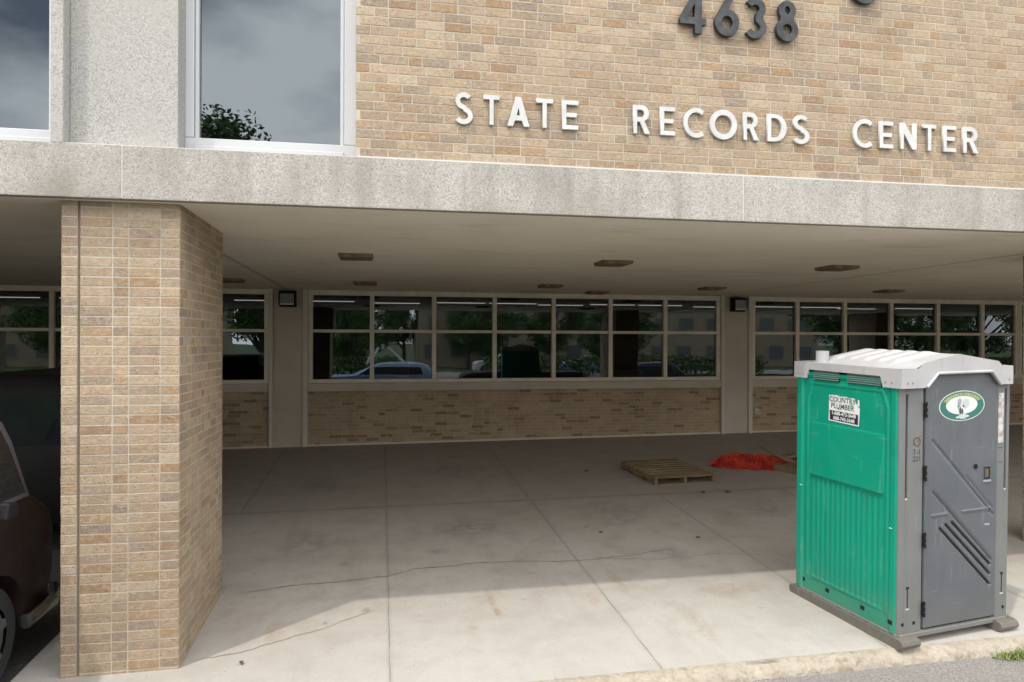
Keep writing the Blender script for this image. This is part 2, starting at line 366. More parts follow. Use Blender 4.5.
mb.build('kerb', M['kerb'], kind='structure', smooth=50)
# cracks: thin irregular dirt filled lines lying on the slab
def crack(pts, w, m, seed):
    rnd = random.Random(seed); mbk = MB(); P_ = []
    for (x0, y0), (x1, y1) in zip(pts, pts[1:]):
        k = max(3, int(math.hypot(x1 - x0, y1 - y0) / .035))
        for i in range(k):
            t = i / k; x = x0 + (x1 - x0) * t; y = y0 + (y1 - y0) * t
            d = .045 * noise.noise(Vector((x * 2.3 + seed, y * 2.3, 0))) + .022 * noise.noise(Vector((x * 11 + seed, y * 11, 3))) + .008 * rnd.uniform(-1, 1)
            P_.append((x, y + d))
    vs = []
    for i, (x, y) in enumerate(P_):
        ww = w * (.35 + 1.1 * abs(noise.noise(Vector((x * 5, y * 5, seed)))) + .5 * rnd.random()) * min(1, i / 6, (len(P_) - 1 - i) / 6)
        vs += [(x, y - ww, g(x, y - ww) + .003), (x, y + ww, g(x, y + ww) + .003)]
    mbk.add(vs, [(2 * i, 2 * i + 1, 2 * i + 3, 2 * i + 2) for i in range(len(P_) - 1)])
    return mbk.build('floor_crack', m, kind='structure')
crack([(-1.36, 6.86), (-.9, 6.98), (-.3, 7.02), (.066, 7.05), (.35, 7.22), (1.0, 7.28), (1.8, 7.16), (2.5, 7.2), (3.3, 7.35)], .0075, M['crack'], 1)
crack([(-.55, 7.02), (-.75, 7.25)], .005, M['crack'], 5)
crack([(-1.42, 5.60), (-.95, 5.75), (-.5, 5.98), (-.15, 6.20), (.06, 6.30)], .007, M['crack_rust'], 2)
crack([(2.05, 7.25), (2.9, 7.05), (3.6, 7.1), (4.4, 6.9)], .004, M['crack'], 3)

# ------------------------------------------------------------------ bricks
BUFF = [((0.379, 0.288, 0.195), 40), ((0.353, 0.263, 0.177), 26), ((0.328, 0.241, 0.159), 16), ((0.298, 0.226, 0.162), 14), ((0.267, 0.206, 0.153), 9), ((0.324, 0.219, 0.129), 12), ((0.291, 0.183, 0.103), 4), ((0.410, 0.327, 0.233), 9)]
DADO = [((.43, .325, .215), 40), ((.40, .30, .195), 30), ((.36, .265, .165), 16), ((.215, .14, .085), 8), ((.28, .18, .105), 7)]
def pick(rnd, pal):
    t = rnd.uniform(0, sum(w for _, w in pal))
    for c, w in pal:
        t -= w
        if t <= 0: break
    j = rnd.uniform(.93, 1.07); return (c[0] * j * rnd.uniform(.98, 1.02), c[1] * j, c[2] * j * rnd.uniform(.97, 1.03), 1)
def brick(mb, O, U, N, u0, u1, z0, z1, col, rnd):
    """one brick standing 4 mm proud of the mortar with a tiny worn arris"""
    O, U, N = Vector(O), Vector(U), Vector(N); d = .0026 + rnd.uniform(-.001, .001); e = .0022
    tilt = rnd.uniform(-.0008, .0008)
    def P(u, z, n): return O + U * u + Vector((0, 0, z)) + N * n
    vs = [P(u0, z0, -.004), P(u1, z0, -.004), P(u1, z1, -.004), P(u0, z1, -.004),
          P(u0, z0, d - .002), P(u1, z0, d - .002), P(u1, z1, d - .002), P(u0, z1, d - .002),
          P(u0 + e, z0 + e, d + tilt), P(u1 - e, z0 + e, d - tilt), P(u1 - e, z1 - e, d - tilt), P(u0 + e, z1 - e, d + tilt)]
    fs = [(0, 1, 5, 4), (1, 2, 6, 5), (2, 3, 7, 6), (3, 0, 4, 7), (4, 5, 9, 8), (5, 6, 10, 9), (6, 7, 11, 10), (7, 4, 8, 11), (8, 9, 10, 11)]
    mb.add(vs, fs, 0, col)
CO = .0711; JT = .0085
def wall_bond(mb, O, U, N, length, zlo, zhi, pal, seed, zbase=0.0, unit=.2105, header=.14):
    rnd = random.Random(seed); row = 0; z = zbase
    while z < zhi - .012:
        z1 = min(z + CO - JT, zhi)
        if z1 > zlo:
            u = -(.5 if row % 2 else .0) * unit + rnd.choice((0, 0, .03, -.03)); 
            while u < length:
                w = unit / 2 if rnd.random() < header else unit
                a, b_ = max(u, 0), min(u + w - JT, length)
                if b_ - a > .02: brick(mb, O, U, N, a, b_, max(z, zlo), z1, pick(rnd, pal), rnd)
                u += w
        z += CO; row += 1
    Ov, Uv = Vector(O), Vector(U)
    mb.add([Ov + Vector((0, 0, zlo)), Ov + Uv * length + Vector((0, 0, zlo)), Ov + Uv * length + Vector((0, 0, zhi)), Ov + Vector((0, 0, zhi))], [(0, 1, 2, 3)], 1)

# ------------------------------------------------------------------ the building
YB = 5.386; ZS = 3.405; ZT = 3.777; YW = 14.104
building = empty('office_building', (0, 5.4, 0), label='two storey tan brick office building carried on brick pillars over an open car bay', cat='building')
def part(o):
    o.parent = building; o.matrix_parent_inverse = Matrix.Translation((0, -5.4, 0)); return o
XL, XR, ZR = -14.0, 22.0, 7.6
# fascia beam in three lengths with pale joints
mb = MB()
for a, b_ in ((XL, -1.815), (-1.803, 2.936), (2.950, XR)):
    mb.box(a, b_, YB, YB + .42, ZS + .003, ZT); mb.box(a, b_, YB, YB + .05, ZS - .002, ZS + .002)
beam = part(mb.build('fascia_beam', M['aggregate']))
mb = MB()
for x in (-1.809, 2.943): mb.box(x - .0062, x + .0062, YB + .004, YB + .35, ZS + .002, ZT - .002)
mb.box(-.19, XR, YB + .012, YB + .06, ZT - .002, ZT + .014); mb.box(XL, -.19, YB + .03, YB + .14, ZT - .002, ZT + .012)
part(mb.build('joint_sealant', M['caulk']))
# soffit / floor slab, with a drip groove strip behind the beam
mb = MB(); mb.box(XL, XR, YB + .062, YW + .3, ZS - .004, ZS); mb.box(XL, XR, YB + .422, YW + .3, ZS + .004, ZS + .30)
part(mb.build('soffit', M['soffit']))
mb = MB(); mb.box(XL, XR, YB + .051, YB + .061, ZS - .006, ZS + .001); part(mb.build('drip_edge', mat('drip_edge_paint', (.30, .25, .18), .8)))
# upper brick wall
mb = MB()
wall_bond(mb, (-.195, 5.412, 0), (1, 0, 0), (0, -1, 0), XR + .195, ZT + .012, ZR, BUFF, 5, zbase=ZT + .012)
part(mb.build('upper_brick_wall', [M['brick'], M['mortar']], color=True, recalc=False))
mb = MB(); mb.box(-.195, XR, 5.413, 5.80, ZT, ZR); mb.box(-.2, -.195, 5.418, 5.80, ZT, ZR); part(mb.build('wall_backing', M['mortar']))
# roof and rear enclosure
mb = MB(); mb.box(XL, XR, 5.3, 15, ZR, ZR + .3); mb.box(XL, XL + .2, 5.7, 15, ZT, ZR); mb.box(XR - .2, XR, 5.7, 15, ZT, ZR)
part(mb.build('flat_roof', M['aggregate']))
mb = MB(); mb.box(XL + .2, XR - .2, 9.0, 9.1, ZS + .31, ZR - .01); part(mb.build('upper_room_wall', M['render_wall']))
# concrete pier with projecting fin on its left
mb = MB(); mb.box(-2.19, -1.468, 5.50, 5.80, ZT + .002, ZR); mb.box(-2.272, -2.19, 5.397, 5.80, ZT + .002, ZR)
part(mb.build('concrete_pier', M['pier'], bevel=.006))
mb = MB(); mb.box(-9.9, -9.2, 5.40, 5.75, ZT + .002, ZR); part(mb.build('concrete_pier', M['pier'], bevel=.006))
mb = MB(); mb.box(XL, -9.9, 5.42, 5.75, ZT + .002, ZR); part(mb.build('concrete_pier', M['pier'], bevel=.006))
# upper windows
def upper_window(x0, x1, gx0, gx1):
    y = 5.68; z0, z1 = ZT + .028, 6.6
    fr = MB()
    fr.box(x0, x1, y, y + .09, z0, z0 + .135); fr.box(x0, x1, y, y + .09, z1, z1 + .1)
    fr.box(x0, gx0 - .03, y, y + .09, z0 + .137, z1 - .002); fr.box(gx1 + .03, x1, y, y + .09, z0 + .137, z1 - .002)
    # inner sash
    s = .028
    fr.box(gx0 - .027, gx0, y + .018, y + .08, z0 + .137, z1 - .002); fr.box(gx1, gx1 + .027, y + .018, y + .08, z0 + .137, z1 - .002)
    fr.box(gx0 - .027, gx1 + .027, y - .012, y - .002, z0 + .02, z0 + .075)
    f = part(fr.build('upper_window', M['alu'], bevel=.004))
    p = MB(); p.add([(gx0, y + .06, z0 + .13), (gx1, y + .06, z0 + .13), (gx1, y + .06, z1), (gx0, y + .06, z1)], [(0, 1, 2, 3)])
    po = p.build('pane', M['glass_up'], parent=f); return f
upper_window(-1.4675, -.198, -1.374, -.327)
upper_window(-9.19, -2.274, -9.1, -2.408)
# brick pillars
def pillar(x0, x1, y0, y1, seed):
    rnd = random.Random(seed); mb = MB(); z = -.0711 + .02
    zb = min(g(x0, y0), g(x1, y1)) - .08
    w = x1 - x0
    cols = [(.0, .102), (.125, .330), (.3395, .4385), (.448, .652), (.6595, w)]
    ncourse = int((ZS - z) / CO) + 1
    for r in range(ncourse):
        za, zc = z + r * CO, min(z + (r + 1) * CO - JT, ZS - .003)
        if zc - za < .02: continue
        for k, (a, b_) in enumerate(cols):
            brick(mb, (x0, y0, 0), (1, 0, 0), (0, -1, 0), a, b_, za, zc, pick(rnd, BUFF), rnd)
        # sides: stack of headers and stretchers, shifted on alternate courses
        for sgn in (1, -1):
            u = 0; seq = [.2095, .105, .2095, .105, .2095, .105, .2095, .105, .2095] if r % 2 else [.105, .2095, .105, .2095, .105, .2095, .2095, .105, .2095]
            L_ = y1 - y0
            for ww in seq:
                a, b_ = u, min(u + ww - JT, L_)
                if b_ - a > .02:
                    if sgn > 0: brick(mb, (x1, y0, 0), (0, 1, 0), (1, 0, 0), a, b_, za, zc, pick(rnd, BUFF), rnd)
                    else: brick(mb, (x0, y1, 0), (0, -1, 0), (-1, 0, 0), a, b_, za, zc, pick(rnd, BUFF), rnd)
                u += ww
            # rear
        u = 0
        for k, (a, b_) in enumerate(cols):
            brick(mb, (x1, y1, 0), (-1, 0, 0), (0, 1, 0), a, b_, za, zc, pick(rnd, BUFF), rnd)
    mb.box(x0, x0 + .103, y0, y1, zb, ZS - .003, 1); mb.box(x0 + .123, x1, y0, y1, zb, ZS - .003, 1); mb.box(x0 + .09, x0 + .13, y0 + .016, y1 - .02, zb, ZS - .003, 2)
    o = part(mb.build('brick_pillar', [M['brick'], M['mortar'], mat('dark_joint_filler', (.24, .19, .135), .9)], color=True, recalc=False))
    return o
pillar(-2.246, -1.4577, 5.5185, 6.922, 3)
pillar(7.25, 8.04, 5.5185, 6.90, 4)
pillar(-11.6, -10.8, 5.5185, 6.90, 6)
pillar(16.6, 17.4, 5.5185, 6.90, 8)

# rear wall of the car bay
def rear_dado(x0, x1, seed):
    mb = MB(); zl = g(x0, YW) - .05; wall_bond(mb, (x0, YW, 0), (1, 0, 0), (0, -1, 0), x1 - x0, zl, 1.425, DADO, seed, zbase=.30, unit=.245)
    part(mb.build('brick_dado', [M['brick'], M['mortar_brown']], color=True, recalc=False))
    b2 = MB(); b2.box(x0, x1, YW + .002, YW + .25, zl, 1.425); part(b2.build('wall_backing', M['mortar']))
    st = MB(); st.box(x0, x1, YW - .05, YW + .2, 1.427, 1.585); part(st.build('window_sill', M['panel'], bevel=.01))
    k = MB(); n_ = 24
    for i in range(n_):
        a = x0 + (x1 - x0) * i / n_; b_ = x0 + (x1 - x0) * (i + 1) / n_
        k.box(a, b_, YW - .035, YW - .012, g(a, YW) - .03, g(a, YW) + .035)
    part(k.build('base_strip', M['trim']))
rear_dado(XL, -2.125, 21); rear_dado(-1.40, 7.16, 22); rear_dado(7.89, XR, 23)
for x0, x1 in ((-2.122, -1.403), (7.163, 7.887)):
    mb = MB(); mb.box(x0 + .076, x1 - .094, YW - .03, YW + .25, .1, ZS - .002); part(mb.build('column_panel', M['panel'], bevel=.006))
    mb = MB(); mb.box(x0, x0 + .074, YW - .07, YW + .2, .1, ZS - .002); mb.box(x1 - .092, x1, YW - .07, YW + .2, .1, ZS - .002); part(mb.build('column_trim', M['trim'], bevel=.005))
def low_window(x0, x1, mull, label=None):
    """ribbon window: outer frame, mullions, one horizontal bar"""
    z0, z1, zb = 1.588, 3.395, 2.600; f = MB(); y0, y1 = YW - .02, YW + .08
    f.box(x0, x1, y0, y1, z0, z0 + .072); f.box(x0, x1, y0, y1, z1 - .10, z1)
    f.box(x0, x0 + .085, y0, y1, z0 + .074, z1 - .102); f.box(x1 - .085, x1, y0, y1, z0 + .074, z1 - .102)
    xs = [x0 + .085] + mull + [x1 - .085]
    for x in mull: f.box(x - .042, x + .042, y0 - .012, y1, z0 + .074, z1 - .102)
    for i in range(len(xs) - 1):
        a = xs[i] + (.044 if i else .002); b_ = xs[i + 1] - (.044 if i < len(xs) - 2 else .002)
        f.box(a, b_, y0 + .004, y1 - .004, zb - .03, zb + .03)
    fo = part(f.build('ribbon_window', M['alu_beige'], bevel=.006))
    p = MB(); rnd = random.Random(int(x0 * 10))
    for i in range(len(xs) - 1):
        for (za, zc) in ((z0 + .07, zb), (zb, z1 - .10)):
            t = rnd.uniform(-.0025, .0025); a, b_ = xs[i], xs[i + 1]
            p.add([(a, YW + .035 + t, za), (b_, YW + .035 - t, za), (b_, YW + .035 - t, zc), (a, YW + .035 + t, zc)], [(0, 1, 2, 3)])
    p.build('pane', M['glass'], parent=fo, recalc=False); return fo
low_window(-1.40, 7.16, [-.191, 1.022, 2.244, 3.474, 4.694, 5.905])
low_window(7.89, 14.68, [8.982, 10.147, 11.318, 12.521, 13.704])
low_window(14.69, 21.9, [15.9, 17.1, 18.3, 19.5, 20.7])
low_window(-13.9, -2.125, [-12.9, -11.7, -10.5, -9.3, -8.2, -7.05, -5.894, -4.65, -3.4])
# end walls of the bay and the room behind the glass
for x in (XL - .2, XR):
    mb = MB(); mb.box(x, x + .2, 7.0, 22, -.4, ZS + .3); part(mb.build('end_wall', M['panel']))
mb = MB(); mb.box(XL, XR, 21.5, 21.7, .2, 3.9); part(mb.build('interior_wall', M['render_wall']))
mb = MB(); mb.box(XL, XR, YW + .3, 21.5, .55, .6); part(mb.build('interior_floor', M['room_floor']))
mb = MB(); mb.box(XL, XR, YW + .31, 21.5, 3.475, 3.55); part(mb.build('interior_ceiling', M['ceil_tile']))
# a few cabinets so that the room is not empty
rr = random.Random(4); x = -12.0; cab_m = mat('cabinet_grey', (.10, .095, .085), .6)
while x < 20:
    w = rr.uniform(.8, 1.6)
    if rr.random() < .6:
        mb = MB(); mb.box(x, x + w, 19.6, 20.2, .6, rr.uniform(1.5, 2.3)); part(mb.build('filing_cabinet', cab_m))
    x += w + rr.uniform(.4, 1.8)

# fluorescent lamps inside
tube_m = mat('lit_fluorescent_tube', (1, 1, 1), .5); n, l, b = nodes(tube_m); b.inputs['Emission Color'].default_value = (1, .98, .92, 1); b.inputs['Emission Strength'].default_value = 1.0
cas_m = mat('lamp_casing', (.12, .12, .11), .5)
ordn = ['first', 'second', 'third', 'fourth', 'fifth', 'sixth', 'seventh', 'eighth', 'ninth', 'tenth']
lampmesh = None
xs_l = [(-12.6, 'left'), (-10.9, 'left'), (-9.2, 'left'), (-7.5, 'left'), (-5.8, 'left'), (-4.1, 'left'), (-2.4, 'left')]
lamps = [-8.4, -6.75, -4.9, -2.9, -1.3, .35, 2.0, 3.35, 4.75, 6.05, 7.4, 9.2, 10.7, 12.2, 13.7, 15.2]
first = None
for i, x in enumerate(lamps):
    if first is None:
        t = empty('fluorescent_light', (x, 18.0, 3.465)); first = t
        q = MB(); q.box(-.66, .66, -.09, .09, -.05, -.002); q.build('casing', cas_m, parent=t)
        q = MB(); q.tube([(-.62, 0, -.075), (.62, 0, -.075)], .009, 8); q.build('tube', tube_m, parent=t)
    else:
        t = first.copy(); COL.objects.link(t); t.location = (x, 18.0 + (.5 if i % 3 == 2 else 0), 3.465)
        for ch in list(first.children):
            c_ = ch.copy(); COL.objects.link(c_); c_.parent = t
    side = 'left window by the pillar' if x < -2 else ('middle ribbon window' if x < 7.2 else 'right window above the toilet')
    grp = [q for q in lamps if (q < -2) == (x < -2) and (q < 7.2) == (x < 7.2)]
    k = grp.index(x)
    tag(t, '%s lit fluorescent tube from the left through the %s' % (ordn[k], side), 'ceiling light', 'fluorescent tubes inside the offices')

# ------------------------------------------------------------------ lettering
def letter_shape(ch):
    """outline loops in a unit box of height 1: list of (loops, dz)"""
    T = .136
    def arc(cx, cy, rx, ry, a0, a1, n=26): return [(cx + rx * math.cos(R(a0 + (a1 - a0) * i / n)), cy + ry * math.sin(R(a0 + (a1 - a0) * i / n))) for i in range(n + 1)]
    def ribbon(cl, t=T):
        lft, rgt = [], []
        for i, p in enumerate(cl):
            a = cl[max(i - 1, 0)]; b_ = cl[min(i + 1, len(cl) - 1)]; dx, dy = b_[0] - a[0], b_[1] - a[1]; d = math.hypot(dx, dy) or 1
            nx_, ny_ = -dy / d, dx / d; lft.append((p[0] + nx_ * t / 2, p[1] + ny_ * t / 2)); rgt.append((p[0] - nx_ * t / 2, p[1] - ny_ * t / 2))
        return lft + rgt[::-1]
    h = T / 2
    if ch == 'T': return [[(0, 1), (.56, 1), (.56, 1 - T), (.28 + h, 1 - T), (.28 + h, 0), (.28 - h, 0), (.28 - h, 1 - T), (0, 1 - T)]], .56
    if ch == 'E': return [[(0, 0), (.56, 0), (.56, T), (T, T), (T, .5 - h), (.5, .5 - h), (.5, .5 + h), (T, .5 + h), (T, 1 - T), (.56, 1 - T), (.56, 1), (0, 1)]], .56
    if ch == 'A': return [[(0, 0), (.19, 0), (.265, .2), (.515, .2), (.59, 0), (.78, 0), (.48, 1), (.30, 1)], [(.315, .36), (.465, .36), (.39, .66)]], .78
    if ch == 'N': return [[(0, 0), (T, 0), (T, .62), (.52, 0), (.70, 0), (.70, 1), (.70 - T, 1), (.70 - T, .38), (.18, 1), (0, 1)]], .70
    if ch == 'R': return [[(0, 0), (T, 0), (T, .42), (.26, .42), (.46, 0), (.665, 0), (.43, .455)] + arc(.33, .715, .285, .285, -55, 90)[1:] + [(0, 1)], [(T, .575), (T, .845), (.32, .845)] + arc(.32, .71, .125, .135, 90, -90)[1:]], .64
    if ch == 'D': return [[(0, 0), (.28, 0)] + arc(.28, .5, .46, .5, -90, 90)[1:] + [(0, 1)], [(T, T), (T, 1 - T), (.28, 1 - T)] + arc(.28, .5, .275, .5 - T, 90, -90)[1:]], .74
    if ch == 'O': return [arc(.52, .5, .52, .52, 0, 360, 48)[:-1], arc(.52, .5, .34, .34, 0, 360, 48)[:-1]], 1.04
    if ch == 'C': return [ribbon(arc(.50, .5, .41, .42, 52, 308, 40))], .78
    if ch == 'S': return [ribbon(arc(.30, .735, .20, .18, 35, 180, 18) + arc(.30, .735, .20, .195, 180, 262, 8)[1:] + [(.31, .53)] + arc(.29, .265, .225, .20, 75, 0, 10) + arc(.29, .265, .225, .18, 0, -150, 20)[1:])], .58
    if ch == '4': return [[(.40, 0), (.58, 0), (.58, .22), (.70, .22), (.70, .37), (.58, .37), (.58, 1), (.38, 1), (0, .36), (0, .22), (.40, .22)], [(.18, .37), (.40, .37), (.40, .74)]], .70
    if ch == '6': return [arc(.33, .32, .33, .33, 68, -195, 44) + [(.05, .47), (.36, 1), (.56, 1), (.36, .645)], arc(.33, .32, .155, .165, 0, 360, 32)[:-1]], .66
    if ch == '3': return [ribbon(arc(.27, .735, .20, .175, 150, -60, 24) + arc(.27, .275, .225, .19, 65, -150, 28), .17)], .58
    if ch == '8':
        o_ = arc(.30, .275, .30, .285, 128, 412, 44); u_ = arc(.30, .755, .235, .245, -40, 220, 36)
        return [o_ + u_, arc(.30, .285, .135, .135, 0, 360, 32)[:-1], arc(.30, .765, .085, .10, 0, 360, 28)[:-1]], .60
def letter(ch, x0, x1, z0, z1, y, depth, m, parent, name):
    loops, w = letter_shape(ch)
    cu = bpy.data.curves.new('outline', 'CURVE'); cu.dimensions = '2D'; cu.fill_mode = 'BOTH'; cu.extrude = depth / 2; cu.bevel_depth = .0015
    allx = [p[0] for lp in loops for p in lp]; ally = [p[1] for lp in loops for p in lp]
    mnx, mxx, mny, mxy = min(allx), max(allx), min(ally), max(ally)
    for lp in loops:
        sp = cu.splines.new('POLY'); sp.points.add(len(lp) - 1); sp.use_cyclic_u = True
        for i, (px, py) in enumerate(lp): sp.points[i].co = ((px - mnx) / (mxx - mnx) * (x1 - x0), (py - mny) / (mxy - mny) * (z1 - z0), 0, 1)
    tmp = bpy.data.objects.new('outline', cu); COL.objects.link(tmp)
    dg = bpy.context.evaluated_depsgraph_get(); dg.update()
    me = bpy.data.meshes.new_from_object(tmp.evaluated_get(dg)); me.name = name
    bpy.data.objects.remove(tmp); bpy.data.curves.remove(cu)
    me.transform(Matrix.Translation((x0, y - depth / 2, z0)) @ Matrix.Rotation(PI / 2, 4, 'X'))
    me.materials.clear(); me.materials.append(m)
    o = bpy.data.objects.new(name, me); COL.objects.link(o); o.parent = parent; o.matrix_parent_inverse = Matrix.Translation(-parent.location); return o
m = M['letter'] = mat('white_cast_letter', (.80, .80, .79), .45); setcol(m, mixc(m, noise_fac(m, 9, 5), (.56, .56, .555), (.46, .46, .45)))
m = M['digit'] = mat('weathered_bronze', (.05, .055, .06), .5, .3); setcol(m, mixc(m, noise_fac(m, 12, 6), (.016, .019, .021), (.055, .06, .064)))
sg = empty('building_name_sign', (2.9, 5.38, 4.08), label='row of white raised letters reading STATE RECORDS CENTER on the tan brick wall', cat='sign')
LT = [('S', .551, .681), ('T', .767, .891), ('A', .954, 1.127), ('T', 1.184, 1.315), ('E', 1.392, 1.522),
      ('R', 1.982, 2.120), ('E', 2.210, 2.334), ('C', 2.412, 2.585), ('O', 2.640, 2.878), ('R', 2.939, 3.073), ('D', 3.154, 3.327), ('S', 3.391, 3.538),
      ('C', 3.952, 4.133), ('E', 4.206, 4.336), ('N', 4.409, 4.566), ('T', 4.631, 4.759), ('E', 4.835, 4.960), ('R', 5.036, 5.189)]
for ch, a, b_ in LT:
    o = .008 if ch in 'SCO' else 0
    letter(ch, a, b_, 4.078 - o, 4.304 + o, 5.404, .022, M['letter'], sg, 'letter')
sg2 = empty('street_number_sign', (2.9, 5.38, 4.91), label='dark bronze house number 4638 mounted on the tan brick wall', cat='sign')
for ch, a, b_ in (('4', 2.367, 2.592), ('6', 2.671, 2.883), ('3', 2.947, 3.128), ('8', 3.220, 3.417)):
    letter(ch, a, b_, 4.912, 5.250, 5.392, .034, M['digit'], sg2, 'digit')
# one more dark letter whose round foot shows at the top edge of the photo
sg3 = empty('upper_sign', (4.04, 5.38, 5.29), label='dark round letter foot at the photo top edge, right of the house number', cat='sign')
letter('O', 3.90, 4.19, 5.292, 5.60, 5.392, .034, M['digit'], sg3, 'letter')

# ------------------------------------------------------------------ lamps on the rear wall, lights on the soffit
lens_m = mat('frosted_lens', (.20, .21, .23), .25); strip_m = mat('lens_lip', (.62, .62, .58), .4)
def wall_lamp(x, label):
    t = empty('wall_lamp', (x, YW - .03, 3.21), label=label, cat='lamp', group='black wall lamps under the soffit')
    q = MB(); q.prism([(-.0, -.155), (-.13, -.15), (-.20, -.10), (-.20, .10), (-.16, .15), (0, .155)], 'x', -.155, .155); q.build('housing', M['black'], parent=t, bevel=.012)
    q = MB(); q.box(-.125, .125, -.212, -.202, -.095, .09); q.build('lens', lens_m, parent=t, bevel=.004)
    q = MB(); q.box(-.125, .125, -.218, -.203, -.122, -.098); q.build('lens_lip', strip_m, parent=t)
    return t
wall_lamp(-1.768, 'black wall lamp on the beige column panel nearest the brick pillar')
wall_lamp(7.52, 'black wall lamp on the beige column panel behind the green toilet')
fx_m = mat('rusty_fixture', (.16, .10, .06), .7); setcol(fx_m, mixc(fx_m, noise_fac(fx_m, 12, 5), (.16, .095, .05), (.25, .18, .11)))
fxl = mat('amber_diffuser', (.14, .10, .06), .4)
def ceil_light(x, y, label):
    t = empty('soffit_light', (x, y, ZS), label=label, cat='ceiling light', group='square lights on the soffit')
    q = MB(); q.prism([(-.20, -.001), (.20, -.001), (.185, -.045), (-.185, -.045)], 'y', -.20, .20); q.build('frame', fx_m, parent=t, bevel=.006)
    q = MB(); q.box(-.15, .15, -.15, .15, -.052, -.046); q.build('diffuser', fxl, parent=t); return t
for x, y, w in ((-.30, 8.39, 'leftmost of the three in the front row'), (2.84, 8.42, 'middle of the three in the front row'), (5.9, 8.36, 'rightmost of the three in the front row, above the toilet'),
                (-2.42, 12.05, 'just right of the brick pillar, in the back row'), (-.28, 12.15, 'in the back row above the left end of the middle window'), (2.92, 12.1, 'in the back row above the centre of the middle window'),
                (5.93, 12.0, 'in the back row above the right end of the middle window'), (9.5, 11.9, 'in the back row above the right window'), (4.21, 13.5, 'closest to the rear wall, over the middle window')):
    ceil_light(x, y, 'rusty square soffit light ' + w)
# hose bib on the rear wall right of the column
t = empty('hose_bib', (8.02, YW - .0, .91), label='small grey hose tap on the dark brick right of the beige column', cat='tap')
q = MB(); q.box(-.05, .05, -.03, -.008, -.05, .05); q.build('wall_plate', strip_m, parent=t, bevel=.005)
q = MB(); q.tube([(0, -.03, 0), (0, -.11, 0), (0, -.13, -.05)], .016, 10); q.build('spout', strip_m, parent=t)

# ------------------------------------------------------------------ portable toilet
def text_into(mb, body, size, Mx, m, stretch=1.0, align='CENTER', bold=0.0):
    cu = bpy.data.curves.new('t', 'FONT'); cu.body = body; cu.size = size; cu.align_x = align; cu.align_y = 'CENTER'; cu.offset = bold; cu.resolution_u = 3
    tmp = bpy.data.objects.new('t', cu); COL.objects.link(tmp); dg = bpy.context.evaluated_depsgraph_get(); dg.update()
    me = bpy.data.meshes.new_from_object(tmp.evaluated_get(dg)); bpy.data.objects.remove(tmp); bpy.data.curves.remove(cu)
    mb.add([Mx @ Vector((v.co.x * stretch, v.co.y, 0)) for v in me.vertices], [tuple(p.vertices) for p in me.polygons], m)
    bpy.data.meshes.remove(me)
def plast(name, c1, c2, rough=.45, bm_=.05):
    m = mat(name, c1, rough, 0, .28); c = mixc(m, noise_fac(m, 2.2, 7, .35, .7), c1, c2)
    grime = tuple(x * .55 + .03 for x in c1)
    c = mixc(m, mth(m, 'MULTIPLY', noise_fac(m, 7, 6, .58, .8, stretch=(2, 2, .3)), .5), c, grime)
    n, l, b = nodes(m); xyz = sep(m); low = n.new('ShaderNodeMapRange'); low.inputs['From Min'].default_value = .55; low.inputs['From Max'].default_value = .05
    l(mth(m, 'ADD', xyz['Z'], mth(m, 'MULTIPLY', noise_fac(m, 5, 5, 0, 1), .3)), low.inputs['Value'])
    c = mixc(m, mth(m, 'MULTIPLY', low.outputs['Result'], .42), c, (.19, .17, .14))
    c = mixc(m, mth(m, 'MULTIPLY', noise_fac(m, 30, 5, .62, .72, stretch=(1, 1, .12)), .4), c, tuple(x * .6 + .16 for x in c1))
    c = mixc(m, mth(m, 'MULTIPLY', noise_fac(m, 26, 5, .64, .74, stretch=(.15, .15, 1.2)), .35), c, tuple(x * .6 + .14 for x in c1))
    c = mixc(m, mth(m, 'MULTIPLY', noise_fac(m, 3.2, 7, .50, .75, rough=.65), .30), c, tuple(x * .72 + .02 for x in c1))
    setcol(m, c); setrough(m, mth(m, 'ADD', mth(m, 'MULTIPLY', noise_fac(m, 6, 5), .2), rough - .1)); bump(m, noise_fac(m, 130, 3), bm_, .002); return m
M['green'] = plast('green_plastic', (.002, .262, .165), (.004, .225, .146))
M['grey'] = plast('grey_plastic', (.178, .184, .180), (.150, .156, .154))
M['door'] = plast('slate_grey_plastic', (.115, .124, .136), (.095, .104, .116))
M['white_pl'] = plast('white_plastic', (.43, .425, .43), (.36, .355, .36))
M['skid'] = plast('weathered_skid', (.125, .12, .108), (.085, .08, .07))
M['hole'] = mat('hole_shade', (.006, .006, .006), .8)  # flat black painted in for the shade inside holes, slots and gaps
xa = Vector((0.99080977, 0.13406859, 0.01793361)); ya = Vector((-0.13453705, 0.99050924, 0.02812891)); za = Vector((-0.01399221, -0.03028314, 0.99944342))
pot = empty('portable_toilet', label='green and grey portable toilet with a white ribbed roof standing at the kerb', cat='portable toilet')
TM = Matrix.Translation((3.954, 4.884, 0.012)) @ Matrix(((xa.x, ya.x, za.x), (xa.y, ya.y, za.y), (xa.z, ya.z, za.z))).to_4x4()
pot.matrix_world = TM
PW, PD = 1.185, 1.12
def seg(px, pz, a, b_):
    dx, dz = b_[0] - a[0], b_[1] - a[1]; t = max(0, min(1, ((px - a[0]) * dx + (pz - a[1]) * dz) / (dx * dx + dz * dz)))
    return math.hypot(px - a[0] - t * dx, pz - a[1] - t * dz)
def sm(a, b_, x):
    t = max(0, min(1, (x - a) / (b_ - a))); return t * t * (3 - 2 * t)
def inrect(y, z, y0, y1, z0, z1, e=.012): return sm(y0 - e, y0, y) * (1 - sm(y1, y1 + e, y)) * sm(z0 - e, z0, z) * (1 - sm(z1, z1 + e, z))
